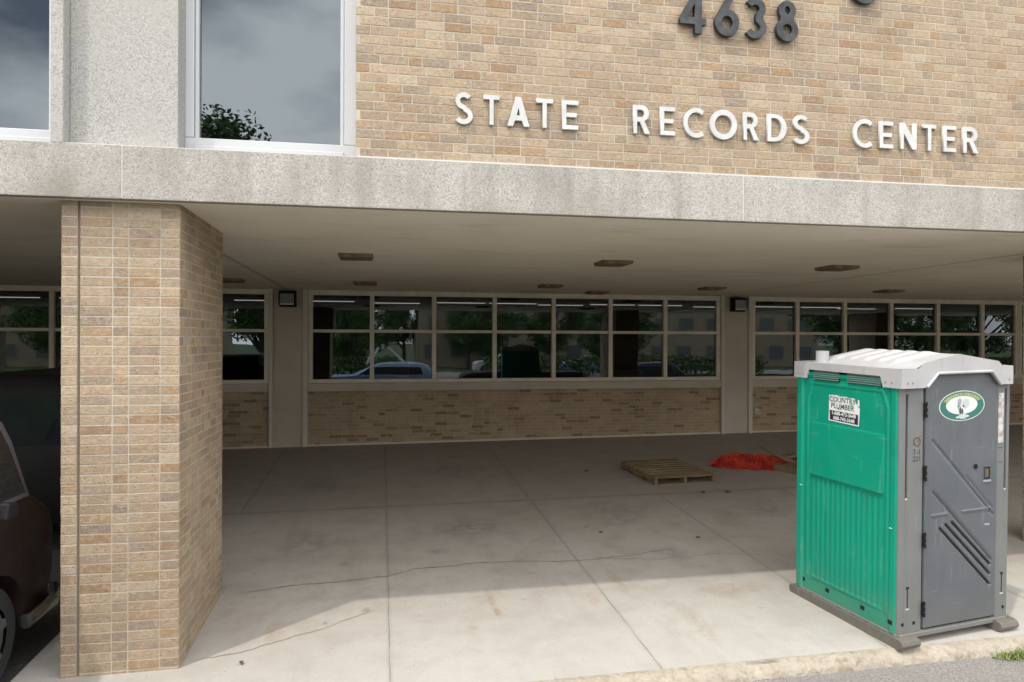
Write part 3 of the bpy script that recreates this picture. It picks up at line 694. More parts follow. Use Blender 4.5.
def side_h(y, z):
    h_ = 0.0
    inner = inrect(y, z, .075, 1.035, .10, 2.05, .02)
    ch = max(0, (z - 1.90) / .12); 
    h_ -= .014 * inner
    # frame ridge with clipped upper corners
    rg = min(seg(y, z, (.10, .24), (.10, 1.86)), seg(y, z, (.985, .24), (.985, 1.86)), seg(y, z, (.10, 1.86), (.15, 2.0)), seg(y, z, (.985, 1.86), (.93, 2.0)), seg(y, z, (.15, 2.0), (.93, 2.0)))
    h_ += .008 * (1 - sm(.006, .02, rg))
    # plain raised board, leaning out towards its foot
    h_ += inrect(y, z, .137, .94, 1.185, 1.645, .010) * (.006 + .020 * (1.645 - z) / .46)
    # ribs
    w = inrect(y, z, .165, .915, .265, 1.135, .02)
    ph = (y - .165) / .75 * 13
    h_ += w * (.008 * sm(.25, .75, abs((ph % 1) - .5) * 2) - .004)
    h_ += .007 * (1 - sm(.008, .02, abs(z - .245))) * inrect(y, z, .15, .93, 0, 3)
    return h_
def hfield(f, u0, u1, v0, v1, st):
    nu, nv = int((u1 - u0) / st), int((v1 - v0) / st); vs = []
    for j in range(nv + 1):
        for i in range(nu + 1):
            u, v = u0 + (u1 - u0) * i / nu, v0 + (v1 - v0) * j / nv; vs.append((u, v, f(u, v)))
    return vs, [(j * (nu + 1) + i, j * (nu + 1) + i + 1, (j + 1) * (nu + 1) + i + 1, (j + 1) * (nu + 1) + i) for j in range(nv) for i in range(nu)]
vs, fs = hfield(side_h, .018, PD - .018, .075, 2.10, .0075)
for side in (0, 1):
    q = MB()
    if side == 0: q.add([(-h_, u, v) for u, v, h_ in vs], [f[::-1] for f in fs])
    else: q.add([(PW + h_, u, v) for u, v, h_ in vs], fs)
    xs_ = (0, .03) if side == 0 else (PW - .03, PW)
    # rounded vertical corners and backing
    cx = .018 if side == 0 else PW - .018
    for yy, a0 in ((.018, 180 if side == 0 else 270), (PD - .018, 90 if side == 0 else 0)):
        pts = [(cx + .018 * math.cos(R(a0 + 90 * k / 6)), yy + .018 * math.sin(R(a0 + 90 * k / 6))) for k in range(7)]
        q.prism(pts + [(cx, yy)], 'z', .075, 2.10)
    q.box(*((.016, .03) if side == 0 else (PW - .03, PW - .016)), .02, PD - .02, .08, 2.09)
    # bolt pockets along the foot, black blocks in place of their shade
    for y in (1.03, .73, .336, .045):
        if side == 0: q.box(-side_h(y, .182) - .0015, .02, y - .022, y + .022, .165, .20, 1)
    for y in (.92, .58, .42, .28, .16, .10):
        if side == 0: q.box(-.002, .01, y - .022, y + .022, .079, .090, 1)
    for (y, z) in ((1.05, 1.05), (.045, .93)):
        if side == 0: q.box(-.006, .005, y - .013, y + .013, z - .004, z + .004, 2)
    o = q.build('side_panel', [M['green'], M['hole'], mat('pale_clip', (.35, .6, .5), .5)], parent=pot, smooth=35, recalc=False)
    if side == 0:
        side_o = o
        # torn sticker
        white = mat('sticker_white', (.66, .66, .64), .6); setcol(white, mixc(white, noise_fac(white, 14, 6, .45, .7), (.68, .68, .66), (.50, .52, .50)))
        navy = mat('sticker_navy', (.022, .022, .045), .5); ink = mat('sticker_ink', (.06, .055, .065), .6); grn = mat('sticker_scuff', (.12, .36, .28), .7)
        st = MB(); sx = -.0015 + .0105
        tilt = Matrix.Translation((.010, .55, 1.80)) @ Matrix.Rotation(R(.5), 4, 'X')
        SP = tilt @ Matrix(((0, 0, -1, 0), (-1, 0, 0, 0), (0, 1, 0, 0), (0, 0, 0, 1)))   # u -> -y, v -> z, n -> -x
        def pln(pts, n_, m_): st.add([SP @ Vector((u, v, n_)) for u, v in pts], [tuple(range(len(pts)))], m_)
        pln([(-.175, -.112), (.165, -.118), (.172, .035), (.155, .045), (.148, .062), (.128, .07), (.120, .105), (.10, .112), (.05, .105), (.03, .116), (-.05, .11), (-.08, .117), (-.172, .112)], .001, 0)
        pln([(.145, .055), (.168, .05), (.166, .10), (.15, .108)], .001, 0)
        pln([(-.162, -.102), (.155, -.106), (.155, -.022), (-.162, -.018)], .002, 1)
        text_into(st, 'COUNTRY', .062, SP @ Matrix.Translation((-.02, .078, .0022)), 2, 1.0, bold=.001)
        text_into(st, 'PLUMBER', .062, SP @ Matrix.Translation((-.02, .022, .0022)), 2, 1.0, bold=.001)
        text_into(st, '1-888-473-3648', .042, SP @ Matrix.Translation((-.004, -.041, .0032)), 0, 1.0, bold=.0012)
        text_into(st, '888-743-3648', .042, SP @ Matrix.Translation((.0, -.083, .0032)), 0, 1.0, bold=.0012)
        for (u, v, w, h_) in ((-.115, .07, .006, .07), (-.035, .06, .005, .09), (.075, .05, .009, .10), (.10, .03, .008, .06), (-.07, .0, .05, .006)):
            pln([(u, v - h_ / 2), (u + w, v - h_ / 2), (u + w * .6, v + h_ / 2), (u - w * .3, v + h_ / 2)], .0035, 3)
        sk = st.build('sticker', [white, navy, ink, grn], parent=side_o, recalc=False); tag(sk, 'torn white and navy sticker with two phone numbers')
        # vent louvres
        for a, b_ in ((.155, .505), (.60, .90)):
            v_ = MB(); v_.box(.004, .012, a, b_, 2.035, 2.125, 1)
            for k in range(5): v_.prism([(-.006, 2.040 + k * .017), (.006, 2.052 + k * .017), (.006, 2.0545 + k * .017), (-.006, 2.0425 + k * .017)], 'y', a, b_, 0)
            v_.build('vent', [mat('vent_slat', (.10, .16, .145), .6), M['hole']], parent=pot)
q = MB(); q.box(.03, PW - .03, PD - .03, PD - .004, .08, 2.1); q.build('back_panel', M['green'], parent=pot)
# grey front corner posts
for (a, b_, sl) in ((.012, .252, (.088, 1.168, 1.985)), (1.042, PW - .006, (1.139, 1.165, 1.995))):
    q = MB(); x_, za_, zb_ = sl
    y0 = -.012
    # post split around a recessed vertical slot
    q.box(a, x_ - .012, y0, .05, .10, 2.12); q.box(x_ + .012, b_, y0, .05, .10, 2.12)
    q.box(x_ - .012, x_ + .012, y0, .05, .10, za_); q.box(x_ - .012, x_ + .012, y0, .05, zb_, 2.12); q.box(x_ - .012, x_ + .012, y0 + .022, .05, za_, zb_)
    q.box(x_ - .010, x_ + .010, y0 - .002, y0 + .004, za_ - .012, za_ + .004, 2)
    # lower T shaped slot and drain holes, their shade drawn as black patches
    xm = a + .10 if a < .5 else 1.118
    q.box(xm - .006, xm + .006, y0 - .0015, y0 + .01, .30, .46, 1); q.box(xm - .018, xm + .018, y0 - .0015, y0 + .01, .452, .470, 1); q.box(xm - .018, xm + .018, y0 - .003, y0 + .01, .285, .297, 2)
    for hx in ((.065, .18) if a < .5 else (1.138,)):
        pts = [(hx + .016 * math.cos(2 * PI * k / 12), .175 + .016 * math.sin(2 * PI * k / 12)) for k in range(12)]; q.prism(pts, 'y', y0 - .0015, y0 + .01, 1)
    po = q.build('corner_post', [M['grey'], M['hole'], mat('pale_edge', (.42, .43, .43), .5)], parent=pot, bevel=.004)
    if a < .5:
        st = MB(); inkr = mat('rust_ink', (.22, .08, .06), .7)
        SPF = Matrix.Translation((.19, y0 - .002, 1.56)) @ Matrix(((1, 0, 0, 0), (0, 0, -1, 0), (0, 1, 0, 0), (0, 0, 0, 1)))
        ang = [(.036 * math.cos(2 * PI * k / 20), .036 * math.sin(2 * PI * k / 20)) for k in range(21)]
        for k in range(20): st.add([SPF @ Vector((r_ * x0_, r_ * y0_ + .05, 0)) for r_, (x0_, y0_) in ((1, ang[k]), (1, ang[k + 1]), (.82, ang[k + 1]), (.82, ang[k]))], [(0, 1, 2, 3)], 0)
        for k in range(9):
            u, v = random.uniform(-.02, .03), random.uniform(.0, .09); st.add([SPF @ Vector(p) for p in ((u, v, 0), (u + .012, v + .004, 0), (u + .012, v + .012, 0), (u, v + .008, 0))], [(0, 1, 2, 3)], 1)
        text_into(st, '7-1', .062, SPF @ Matrix.Translation((.0, -.032, 0)), 0); text_into(st, '221', .058, SPF @ Matrix.Translation((0, -.085, 0)), 0)
        st.build('marking', [mat('black_ink', (.04, .035, .035), .6), inkr], parent=po, recalc=False)
    else:
        st = MB(); lab = mat('worn_label', (.45, .43, .40), .7); setcol(lab, mixc(lab, noise_fac(lab, 16, 6, .4, .62), (.56, .56, .55), (.30, .26, .21)))
        st.box(1.052, 1.110, y0 - .0025, y0 - .001, 1.55, 1.96); st.build('label', lab, parent=po)
        for zz in (1.39, 1.51): st = MB(); st.box(1.06, 1.105, y0 - .003, y0 - .001, zz, zz + .004); st.build('scribble', ink, parent=po)
# door
def door_h(x, z):
    h_ = 0.0
    for a, b_, w in (((.345, 1.61), (1.0, .965), .013), ((.352, 1.20), (.985, .59), .011)): h_ -= .009 * (1 - sm(w * .3, w * 1.1, seg(x, z, a, b_)))
    # raised band between the two long grooves
    t1 = z - (1.61 - (x - .345) * .985); t2 = z - (1.20 - (x - .352) * .964)
    if t1 < 0 < t2: h_ += .006 * sm(0, .05, -t1) * sm(0, .05, t2) * sm(.33, .37, x) * (1 - sm(.98, 1.0, x))
    for a, b_ in (((.43, .905), (.975, .390)), ((.49, .93), (.975, .475)), ((.555, .945), (.975, .555))): h_ -= .022 * (1 - sm(.004, .012, seg(x, z, a, b_)))
    for a, b_ in (((.345, 1.012), (.50, 1.016)), ((.66, 1.02), (.975, 1.022))): h_ += .007 * (1 - sm(.006, .014, seg(x, z, a, b_)))
    h_ -= .008 * (1 - sm(.008, .018, seg(x, z, (.70, 1.30), (.985, 1.02)))) * .6
    return h_
vs, fs = hfield(door_h, .268, 1.036, .125, 2.16, .0075)
q = MB(); q.add([(u, -.020 - h_, v) for u, v, h_ in vs], fs); q.box(.268, 1.036, .005, .02, .125, 2.16)
q.box(.268, .274, -.0195, .01, .125, 2.16); q.box(1.030, 1.036, -.0195, .01, .125, 2.16); q.box(.27, 1.034, -.0195, .01, .125, .131)
for a, b_ in (((.43, .905), (.972, .393)), ((.49, .93), (.972, .478)), ((.555, .945), (.972, .558))):
    ln = math.hypot(b_[0] - a[0], b_[1] - a[1]); ax = math.atan2(b_[1] - a[1], b_[0] - a[0])
    q.box(0, ln, -.0155, -.004, -.0034, .0034, 1, M=Matrix.Translation((a[0], 0, a[1])) @ Matrix.Rotation(-ax, 4, 'Y'))  # dark strip laid in each slit to paint its shade
door = q.build('door', [M['door'], M['hole']], parent=pot, smooth=35, recalc=False)
q = MB(); q.box(.250, .268, .002, .03, .11, 2.12); q.box(1.036, 1.044, .002, .03, .11, 2.12); q.build('door_gap_shade', M['hole'], parent=pot)
for z in (1.86, 1.36, .83, .28):
    q = MB(); q.box(.252, .272, -.028, -.006, z - .05, z + .05)
    for k in range(3): q.tube([(.262, -.032, z - .06 + k * .045), (.262, -.032, z - .03 + k * .045)], .010, 8)
    q.build('hinge', M['black'], parent=door)
q = MB(); q.box(.885, .960, -.024, -.010, 1.255, 1.375, 0); q.box(.893, .955, -.0255, -.012, 1.265, 1.365, 1); q.box(.90, .935, -.027, -.014, 1.28, 1.35, 2); q.box(.88, .962, -.030, -.018, 1.243, 1.256, 3)
q.build('handle', [M['door'], M['hole'], mat('copper_latch', (.13, .09, .07), .5), mat('latch_lip', (.30, .31, .33), .5)], parent=door)
q = MB(); q.box(.905, .950, -.024, -.010, .90, 1.0, 1); q.box(.90, .955, -.028, -.016, .885, .90, 0); q.build('handle', [mat('lower_latch_lip', (.30, .31, .33), .5), M['hole']], parent=door)
q = MB(); q.tube([(.80, -.012, 1.375), (.80, -.026, 1.375)], .021, 14); q.build('lock', M['black'], parent=door)
# oval emblem
EM = Matrix.Translation((.645, -.0205, 1.875)) @ Matrix.Rotation(R(-1), 4, 'Y') @ Matrix(((1, 0, 0, 0), (0, 0, -1, 0), (0, 1, 0, 0), (0, 0, 0, 1)))
st = MB()
def ell(rx, ry, cx, cy, n_, m_, a0=0, a1=360, rin=None):
    k = 48; pts = [(cx + rx * math.cos(R(a0 + (a1 - a0) * i / k)), cy + ry * math.sin(R(a0 + (a1 - a0) * i / k))) for i in range(k + (0 if a1 - a0 == 360 else 1))]
    if rin:
        inn_ = [(cx + rin[0] * math.cos(R(a0 + (a1 - a0) * i / k)), cy + rin[1] * math.sin(R(a0 + (a1 - a0) * i / k))) for i in range(k + 1)]
        for i in range(k): st.add([EM @ Vector((*p, n_)) for p in (pts[i], pts[i + 1], inn_[i + 1], inn_[i])], [(0, 1, 2, 3)], m_)
    else: st.add([EM @ Vector((*p, n_)) for p in pts], [tuple(range(len(pts)))], m_)
ell(.243, .122, 0, 0, .001, 0); ell(.234, .115, 0, 0, .002, 1); ell(.220, .106, 0, 0, .003, 2, 22, 158, (.172, .078)); ell(.168, .074, -.005, .006, .003, 0)
txt = 'PORTABLE TOILETS'
for i, chh in enumerate(txt):
    a = 150 - 120 * i / (len(txt) - 1); px, py = .196 * math.cos(R(a)), .092 * math.sin(R(a))
    text_into(st, chh, .026, EM @ Matrix.Translation((px, py, .004)) @ Matrix.Rotation(R((a - 90) * .62), 4, 'Z'), 0)
for (cx, cy, rx, ry, mm) in ((-.03, .035, .022, .026, 3), (-.035, -.005, .014, .03, 3), (-.022, -.04, .012, .03, 4), (.0, -.05, .008, .03, 4), (-.045, .0, .008, .008, 4), (.012, .0, .011, .010, 4), (.04, .02, .03, .035, 5), (.0, -.085, .05, .02, 5), (-.05, -.09, .02, .008, 0), (.05, -.085, .02, .008, 0)):
    ell(rx, ry, cx, cy, .004 + .0004 * mm, mm)
st.build('emblem', [mat('emblem_white', (.62, .65, .64), .4), mat('emblem_teal', (.03, .15, .125), .4), mat('emblem_olive', (.21, .27, .09), .4), mat('emblem_grey', (.33, .36, .38), .5), mat('emblem_dark', (.06, .08, .08), .5), mat('emblem_pale', (.46, .52, .51), .5)], parent=door, recalc=False)
# roof: rim skirts with dropped corners, ribbed gable shell
q = MB()
sd_ = [(-.035, 2.035), (.125, 2.035), (.152, 2.120), (.950, 2.120), (.975, 2.040), (PD + .016, 2.040), (PD + .014, 2.186), (-.03, 2.186)]
q.prism(sd_, 'x', -.014, -.002); q.prism(sd_, 'x', PW - .032, PW - .02)
ft = [(-.013, 2.035), (.235, 2.035), (.262, 2.06), (.345, 2.138), (.930, 2.138), (1.015, 2.06), (1.035, 2.035), (PW - .02, 2.035), (PW - .022, 2.184), (1.045, 2.186), (1.0, 2.226), (.58, 2.292), (.22, 2.232), (.165, 2.186), (-.010, 2.184)]
q.prism(ft, 'y', -.050, -.022)
q.box(-.002, PW - .03, PD + .002, PD + .013, 2.04, 2.185)
q.tube([(.245, -.052, 2.04), (.352, -.054, 2.146), (.923, -.054, 2.146), (1.026, -.052, 2.04)], .012, 8)
def roof_h(x, y):
    pts = ((-.1, 0), (.135, 0), (.225, .045), (.58, .104), (1.0, .040), (1.055, 0), (1.4, 0)); hz = 0
    for (a, ha), (b_, hb) in zip(pts, pts[1:]):
        if a <= x <= b_: hz = ha + (hb - ha) * (x - a) / (b_ - a)
    e = 1 - sm(PD - .10, PD, y); rib = .5 + .5 * math.cos(2 * PI * (y - .10) / .155)
    rb = .024 * sm(.25, .7, rib) * sm(.02, .055, hz) * sm(.10, .18, y) * (1 - sm(PD - .18, PD - .10, y))
    return 2.186 + hz * e + rb - .012 * sm(.02, .05, hz) * sm(.10, .16, y)
vs, fs = hfield(roof_h, -.013, PW - .021, -.048, PD + .014, .011)
q.add(vs, fs)
for (x, z) in ((.05, 2.075), (.10, 2.075), (1.165, 2.075), (1.12, 2.075)): q.tube([(x, -.0495, z), (x, -.053, z)], .007, 8, 1)
for y in (.04, .10, 1.02, 1.08): q.tube([(-.0135, y, 2.075), (-.017, y, 2.075)], .007, 8, 1)
roof = q.build('roof', [M['white_pl'], mat('rivet', (.2, .2, .2), .4)], parent=pot, smooth=38)
q = MB(); q.tube([(.12, .93, 2.17), (.12, .93, 2.285)], .056, 20, cap=False); q.tube([(.12, .93, 2.20), (.12, .93, 2.284)], .048, 20); q.build('vent_pipe', M['white_pl'], parent=pot, smooth=40)
# floor tray and skids
q = MB(); q.box(.0, PW, -.012, PD, .058, .105); q.box(.02, PW - .02, -.025, -.012, .062, .10); q.build('floor_tray', M['grey'], parent=pot, bevel=.006)
for a, b_ in ((-.022, .165), (PW - .165, PW + .03)):
    q = MB(); q.prism([(-.10, .045), (-.085, .078), (-.05, .088), (.02, .088), (PD + .05, .088), (PD + .06, .05), (PD + .03, .0), (-.045, .0), (-.085, .018)], 'x', a, b_); q.build('skid', M['skid'], parent=pot, bevel=.005)

# ------------------------------------------------------------------ pallets, netting, debris
m = M['wood'] = mat('grey_pallet_wood', (.3, .22, .13), .85); n, l, b = nodes(m)
c = mixc(m, noise_fac(m, 6, 6, .3, .7, stretch=(.4, 5, 5)), (.26, .18, .10), (.13, .09, .052)); c = mixc(m, mth(m, 'MULTIPLY', noise_fac(m, 2.2, 4, .5, .7), .6), c, (.31, .24, .155)); setcol(m, c)
bump(m, noise_fac(m, 12, 5, .2, .8, stretch=(.3, 6, 6)), .4, .004)
def pallet(x, y, rz, label, broken=False):
    t = empty('wooden_pallet', (x, y, g(x, y) + .002), rz, label, 'pallet', 'pallets on the floor'); rnd = random.Random(int(x * 100))
    t.rotation_euler = (math.atan(SL), 0, rz)
    w, d = 1.02, 1.22; boards = 9
    for k in range(boards):
        if broken and k in (2, 5, 6): continue
        q = MB(); yy = d * k / (boards - 1); bw = .092; yc = min(max(yy, bw / 2), d - bw / 2)
        q.box(-.0, w, yc - bw / 2 + rnd.uniform(-.008, .004), yc + bw / 2 + rnd.uniform(-.004, .008), .108, .128 + rnd.uniform(-.002, .002)); q.build('deck_board', M['wood'], parent=t, bevel=.002)
    for xx in (.0, w / 2 - .02, w - .04):
        q = MB(); q.prism([(0.0, .020), (0.22, .020), (.26, .055), (.40, .055), (.44, .020), (.78, .020), (.82, .055), (.96, .055), (1.0, .020), (d, .020), (d, .106), (0, .106)], 'x', xx, xx + .04); q.build('stringer', M['wood'], parent=t, bevel=.002)
    for yy in (0.005, .33, .56, .79, d - .10):
        q = MB(); q.box(0, w, yy, yy + .095, .0, .018); q.build('bottom_board', M['wood'], parent=t, bevel=.002)
    return t
pallet(4.045, 10.02, .10, 'flat wooden pallet lying alone on the concrete left of the orange netting')
pallet(6.75, 9.95, .35, 'broken wooden pallet half hidden behind the green toilet', True)
t = empty('timber_offcut', (6.62, 10.25, g(6.62, 10.25)), .5, 'short pale timber offcut beside the end of the orange netting', 'timber')
q = MB(); q.box(0, .14, 0, .5, 0, .10); q.build('timber_block', M['wood'], parent=t, bevel=.004)
q = MB(); q.box(.0, .09, -.1, .9, 0, .04, M=Matrix.Translation((.10, .1, .10)) @ Matrix.Rotation(R(14), 4, 'X') @ Matrix.Rotation(R(-12), 4, 'Z')); q.build('loose_board', M['wood'], parent=t, bevel=.003)
# crumpled roll of orange safety net: folded strand meshes
m = M['net'] = mat('orange_plastic_net', (.75, .07, .02), .45); setcol(m, mixc(m, noise_fac(m, 9, 5, .4, .6), (.80, .085, .045), (.42, .022, .016)))
def netting(x, y, rz):
    q = MB(); rnd = random.Random(9)
    def surf(u, v, layer):            # u along the heap 0..1, v round it
        ln = 1.50; prof = .5 * (math.sin(PI * min(1, max(0, u))) ** .45)
        a = PI * v; rr_ = prof * (1 - .13 * layer) * (1 + .28 * noise.noise(Vector((u * 5.5, v * 3.2, layer * 3.1))) + .36 * noise.noise(Vector((u * 13, v * 7, layer * 7.7))))
        hgt = .52 * (.85 + .3 * noise.noise(Vector((u * 4, layer, 2)))) * (1 - .35 * u)
        return Vector((ln * (u - .5) + .05 * noise.noise(Vector((u * 8, v * 8, 5 + layer))), -math.cos(a) * rr_ * .62 + .06 * noise.noise(Vector((u * 3, 0, layer))), max(.004, math.sin(a) * rr_ * hgt * 1.1)))
    for layer in range(3):
        nu, nv = 25, 13
        P_ = {}
        for i in range(nu + 1):
            for j in range(nv + 1): P_[i, j] = surf((i + .5 * (j % 2)) / nu, j / nv, layer)
        def strand(p, r_, w):
            d = r_ - p
            if d.length < 1e-4: return
            d.normalize(); s_ = d.cross(Vector((0, 0, 1)))
            if s_.length < .1: s_ = Vector((1, 0, 0))
            s_.normalize(); up = s_.cross(d)
            o = [s_ * w, up * w * .7, -s_ * w, -up * w * .7]
            q.add([p + k for k in o] + [r_ + k for k in o], [(0, 1, 5, 4), (1, 2, 6, 5), (2, 3, 7, 6), (3, 0, 4, 7)])
        for i in range(nu):
            for j in range(nv):
                strand(P_[i, j], P_[i, j + 1], .0056)
                if j % 2: strand(P_[i, j], P_[i + 1, j + 1], .0056)
                elif i: strand(P_[i, j], P_[i - 1, j + 1], .0056)
                if j % 2 == 0: strand(P_[i, j], P_[i + 1, j], .006)
    o = q.build('safety_netting', M['net'], recalc=False)
    o.location = (x, y, g(x, y)); o.rotation_euler = (math.atan(SL), 0, rz)
    tag(o, 'heap of crumpled orange red plastic netting between the two wooden pallets', 'netting'); return o
netting(6.24, 11.02, -.14)
leafm = mat('dead_leaf', (.10, .065, .035), .8); setcol(leafm, mixc(leafm, noise_fac(leafm, 30, 3), (.06, .04, .025), (.16, .10, .05)))
def leaf(x, y, s, rz, label):
    q = MB(); pts = []; n_ = 7
    for i in range(n_ + 1):
        t = i / n_; w = math.sin(PI * t) ** .7 * .35 * s; yy = (t - .5) * s
        pts.append((w, yy, .012 + .25 * w * (1 + math.sin(3 * t)))); pts.append((0, yy, .006 + .02 * s * math.sin(6 * t))); pts.append((-w * .8, yy, .016 + .2 * w))
    for i in range(n_):
        for k in (0, 1): q.add([pts[3 * i + k], pts[3 * i + k + 1], pts[3 * i + 3 + k + 1], pts[3 * i + 3 + k]], [(0, 1, 2, 3)])
    o = q.build('dead_leaf', leafm, smooth=60); o.location = (x, y, g(x, y) + .003); o.rotation_euler = (0, 0, rz); tag(o, label, 'leaf', 'dead leaves on the floor')
leaf(4.56, 9.50, .07, .4, 'curled dead leaf on the floor joint in front of the flat pallet'); leaf(4.93, 9.46, .10, 1.7, 'larger dead leaf on the floor joint left of the toilet')
leaf(3.60, 7.62, .05, 1.2, 'small dead leaf on the bare floor left of the toilet'); leaf(3.30, 11.1, .08, 1.4, 'dead leaf on the shaded floor left of the flat pallet'); leaf(-1.02, 5.50, .05, .3, 'tiny dead leaf near the foot of the brick pillar'); leaf(2.55, 8.0, .05, .9, 'tiny dead leaf beside the long floor joint')

# weeds growing from the kerb joint
m = M['weed'] = mat('weed_leaf', (.12, .19, .04), .7); setcol(m, mixc(m, noise_fac(m, 20, 3), (.13, .20, .045), (.20, .23, .07)))
def weed(x, y, z, s, n_, seed, label):
    q = MB(); rnd = random.Random(seed)
    for i in range(n_):
        a = rnd.uniform(0, 2 * PI); ln = s * rnd.uniform(.4, 1.1); lean = rnd.uniform(.3, 1.3); bx, by = rnd.gauss(0, s * .75), rnd.gauss(0, s * .22); w = s * rnd.uniform(.03, .07)
        d = Vector((math.cos(a), math.sin(a), 0)); sd2 = Vector((-d.y, d.x, 0)); pr = None
        for k in range(4):
            t = k / 3; p = Vector((bx, by, 0)) + d * ln * t * math.sin(lean) * (1 + .3 * t) + Vector((0, 0, ln * t * math.cos(lean * (.6 + .6 * t)) * .8)); ww = w * (1 - t * .92)
            if pr: q.add([pr[0], pr[1], p + sd2 * ww, p - sd2 * ww], [(0, 1, 2, 3)])
            pr = (p - sd2 * ww, p + sd2 * ww)
    o = q.build('weed', M['weed'], recalc=False); o.location = (x, y, z); tag(o, label, 'weed', 'weeds in the kerb joint')
zk = lambda x: g(x, 4.8) - .088
weed(4.93, 4.73, zk(4.9), .12, 230, 2, 'green weed clump growing out of the kerb joint right of the toilet'); weed(5.45, 4.72, zk(5.4), .06, 70, 3, 'smaller weed at the kerb joint near the right photo edge')

q = MB(); rnd = random.Random(77)
for i in range(1500):
    x = rnd.uniform(-2.4, 7.5); t_ = rnd.random()
    if t_ < .72: y = 4.74 - abs(rnd.gauss(0, .16)); z = zk(x)
    else: y = rnd.uniform(4.9, 9.0); z = g(x, y)
    s_ = rnd.uniform(.003, .009) * (1 if t_ < .72 else .7); a = rnd.uniform(0, 6.3)
    pts = [Vector((x + s_ * math.cos(a + k * 1.57) * rnd.uniform(.7, 1.2), y + s_ * math.sin(a + k * 1.57) * rnd.uniform(.7, 1.2), z)) for k in range(4)]; tp = Vector((x, y, z + s_ * .9))
    q.add(pts + [tp], [(0, 1, 4), (1, 2, 4), (2, 3, 4), (3, 0, 4)])
gm = mat('grit', (.2, .17, .13), .9); setcol(gm, mixc(gm, noise_fac(gm, 40, 3, .35, .65), (.10, .08, .06), (.34, .31, .27)))
tag(q.build('grit', gm), 'loose grit and small stones along the kerb and on the slab', 'grit', kind='stuff')

# ------------------------------------------------------------------ vehicles
def apply_bool(o, cutters):
    for c_ in cutters:
        md = o.modifiers.new('cut', 'BOOLEAN'); md.operation = 'DIFFERENCE'; md.object = c_; md.solver = 'EXACT'
    dg = bpy.context.evaluated_depsgraph_get(); dg.update(); me = bpy.data.meshes.new_from_object(o.evaluated_get(dg))
    o.modifiers.clear(); o.data = me
    for c_ in cutters: bpy.data.objects.remove(c_)
def rings_mesh(levels, cr=.14, n=5):
    """stack of rounded rectangles: (z, y_rear, y_front, half_width)"""
    q = MB(); R_ = []
    for z, yr, yf, hw in levels:
        r_ = min(cr, hw * .5); pts = []
        for cx, cy, a0 in ((hw - r_, yf - r_, 0), (-hw + r_, yf - r_, 90), (-hw + r_, yr + r_, 180), (hw - r_, yr + r_, 270)):
            for k in range(n + 1): a = R(a0 + 90 * k / n); pts.append((cx + r_ * math.cos(a), cy + r_ * math.sin(a), z))
        R_.append(pts)
    m_ = len(R_[0]); vs = [p for r_ in R_ for p in r_]
    fs = [(i * m_ + k, i * m_ + (k + 1) % m_, (i + 1) * m_ + (k + 1) % m_, (i + 1) * m_ + k) for i in range(len(R_) - 1) for k in range(m_)]
    fs += [tuple(range(m_))[::-1], tuple(range((len(R_) - 1) * m_, len(R_) * m_))]
    q.add(vs, fs); return q
def hw_at(levels, z):
    for a, b_ in zip(levels, levels[1:]):
        if a[0] <= z <= b_[0]: t = (z - a[0]) / (b_[0] - a[0]); return a[3] + (b_[3] - a[3]) * t
    return levels[-1][3]
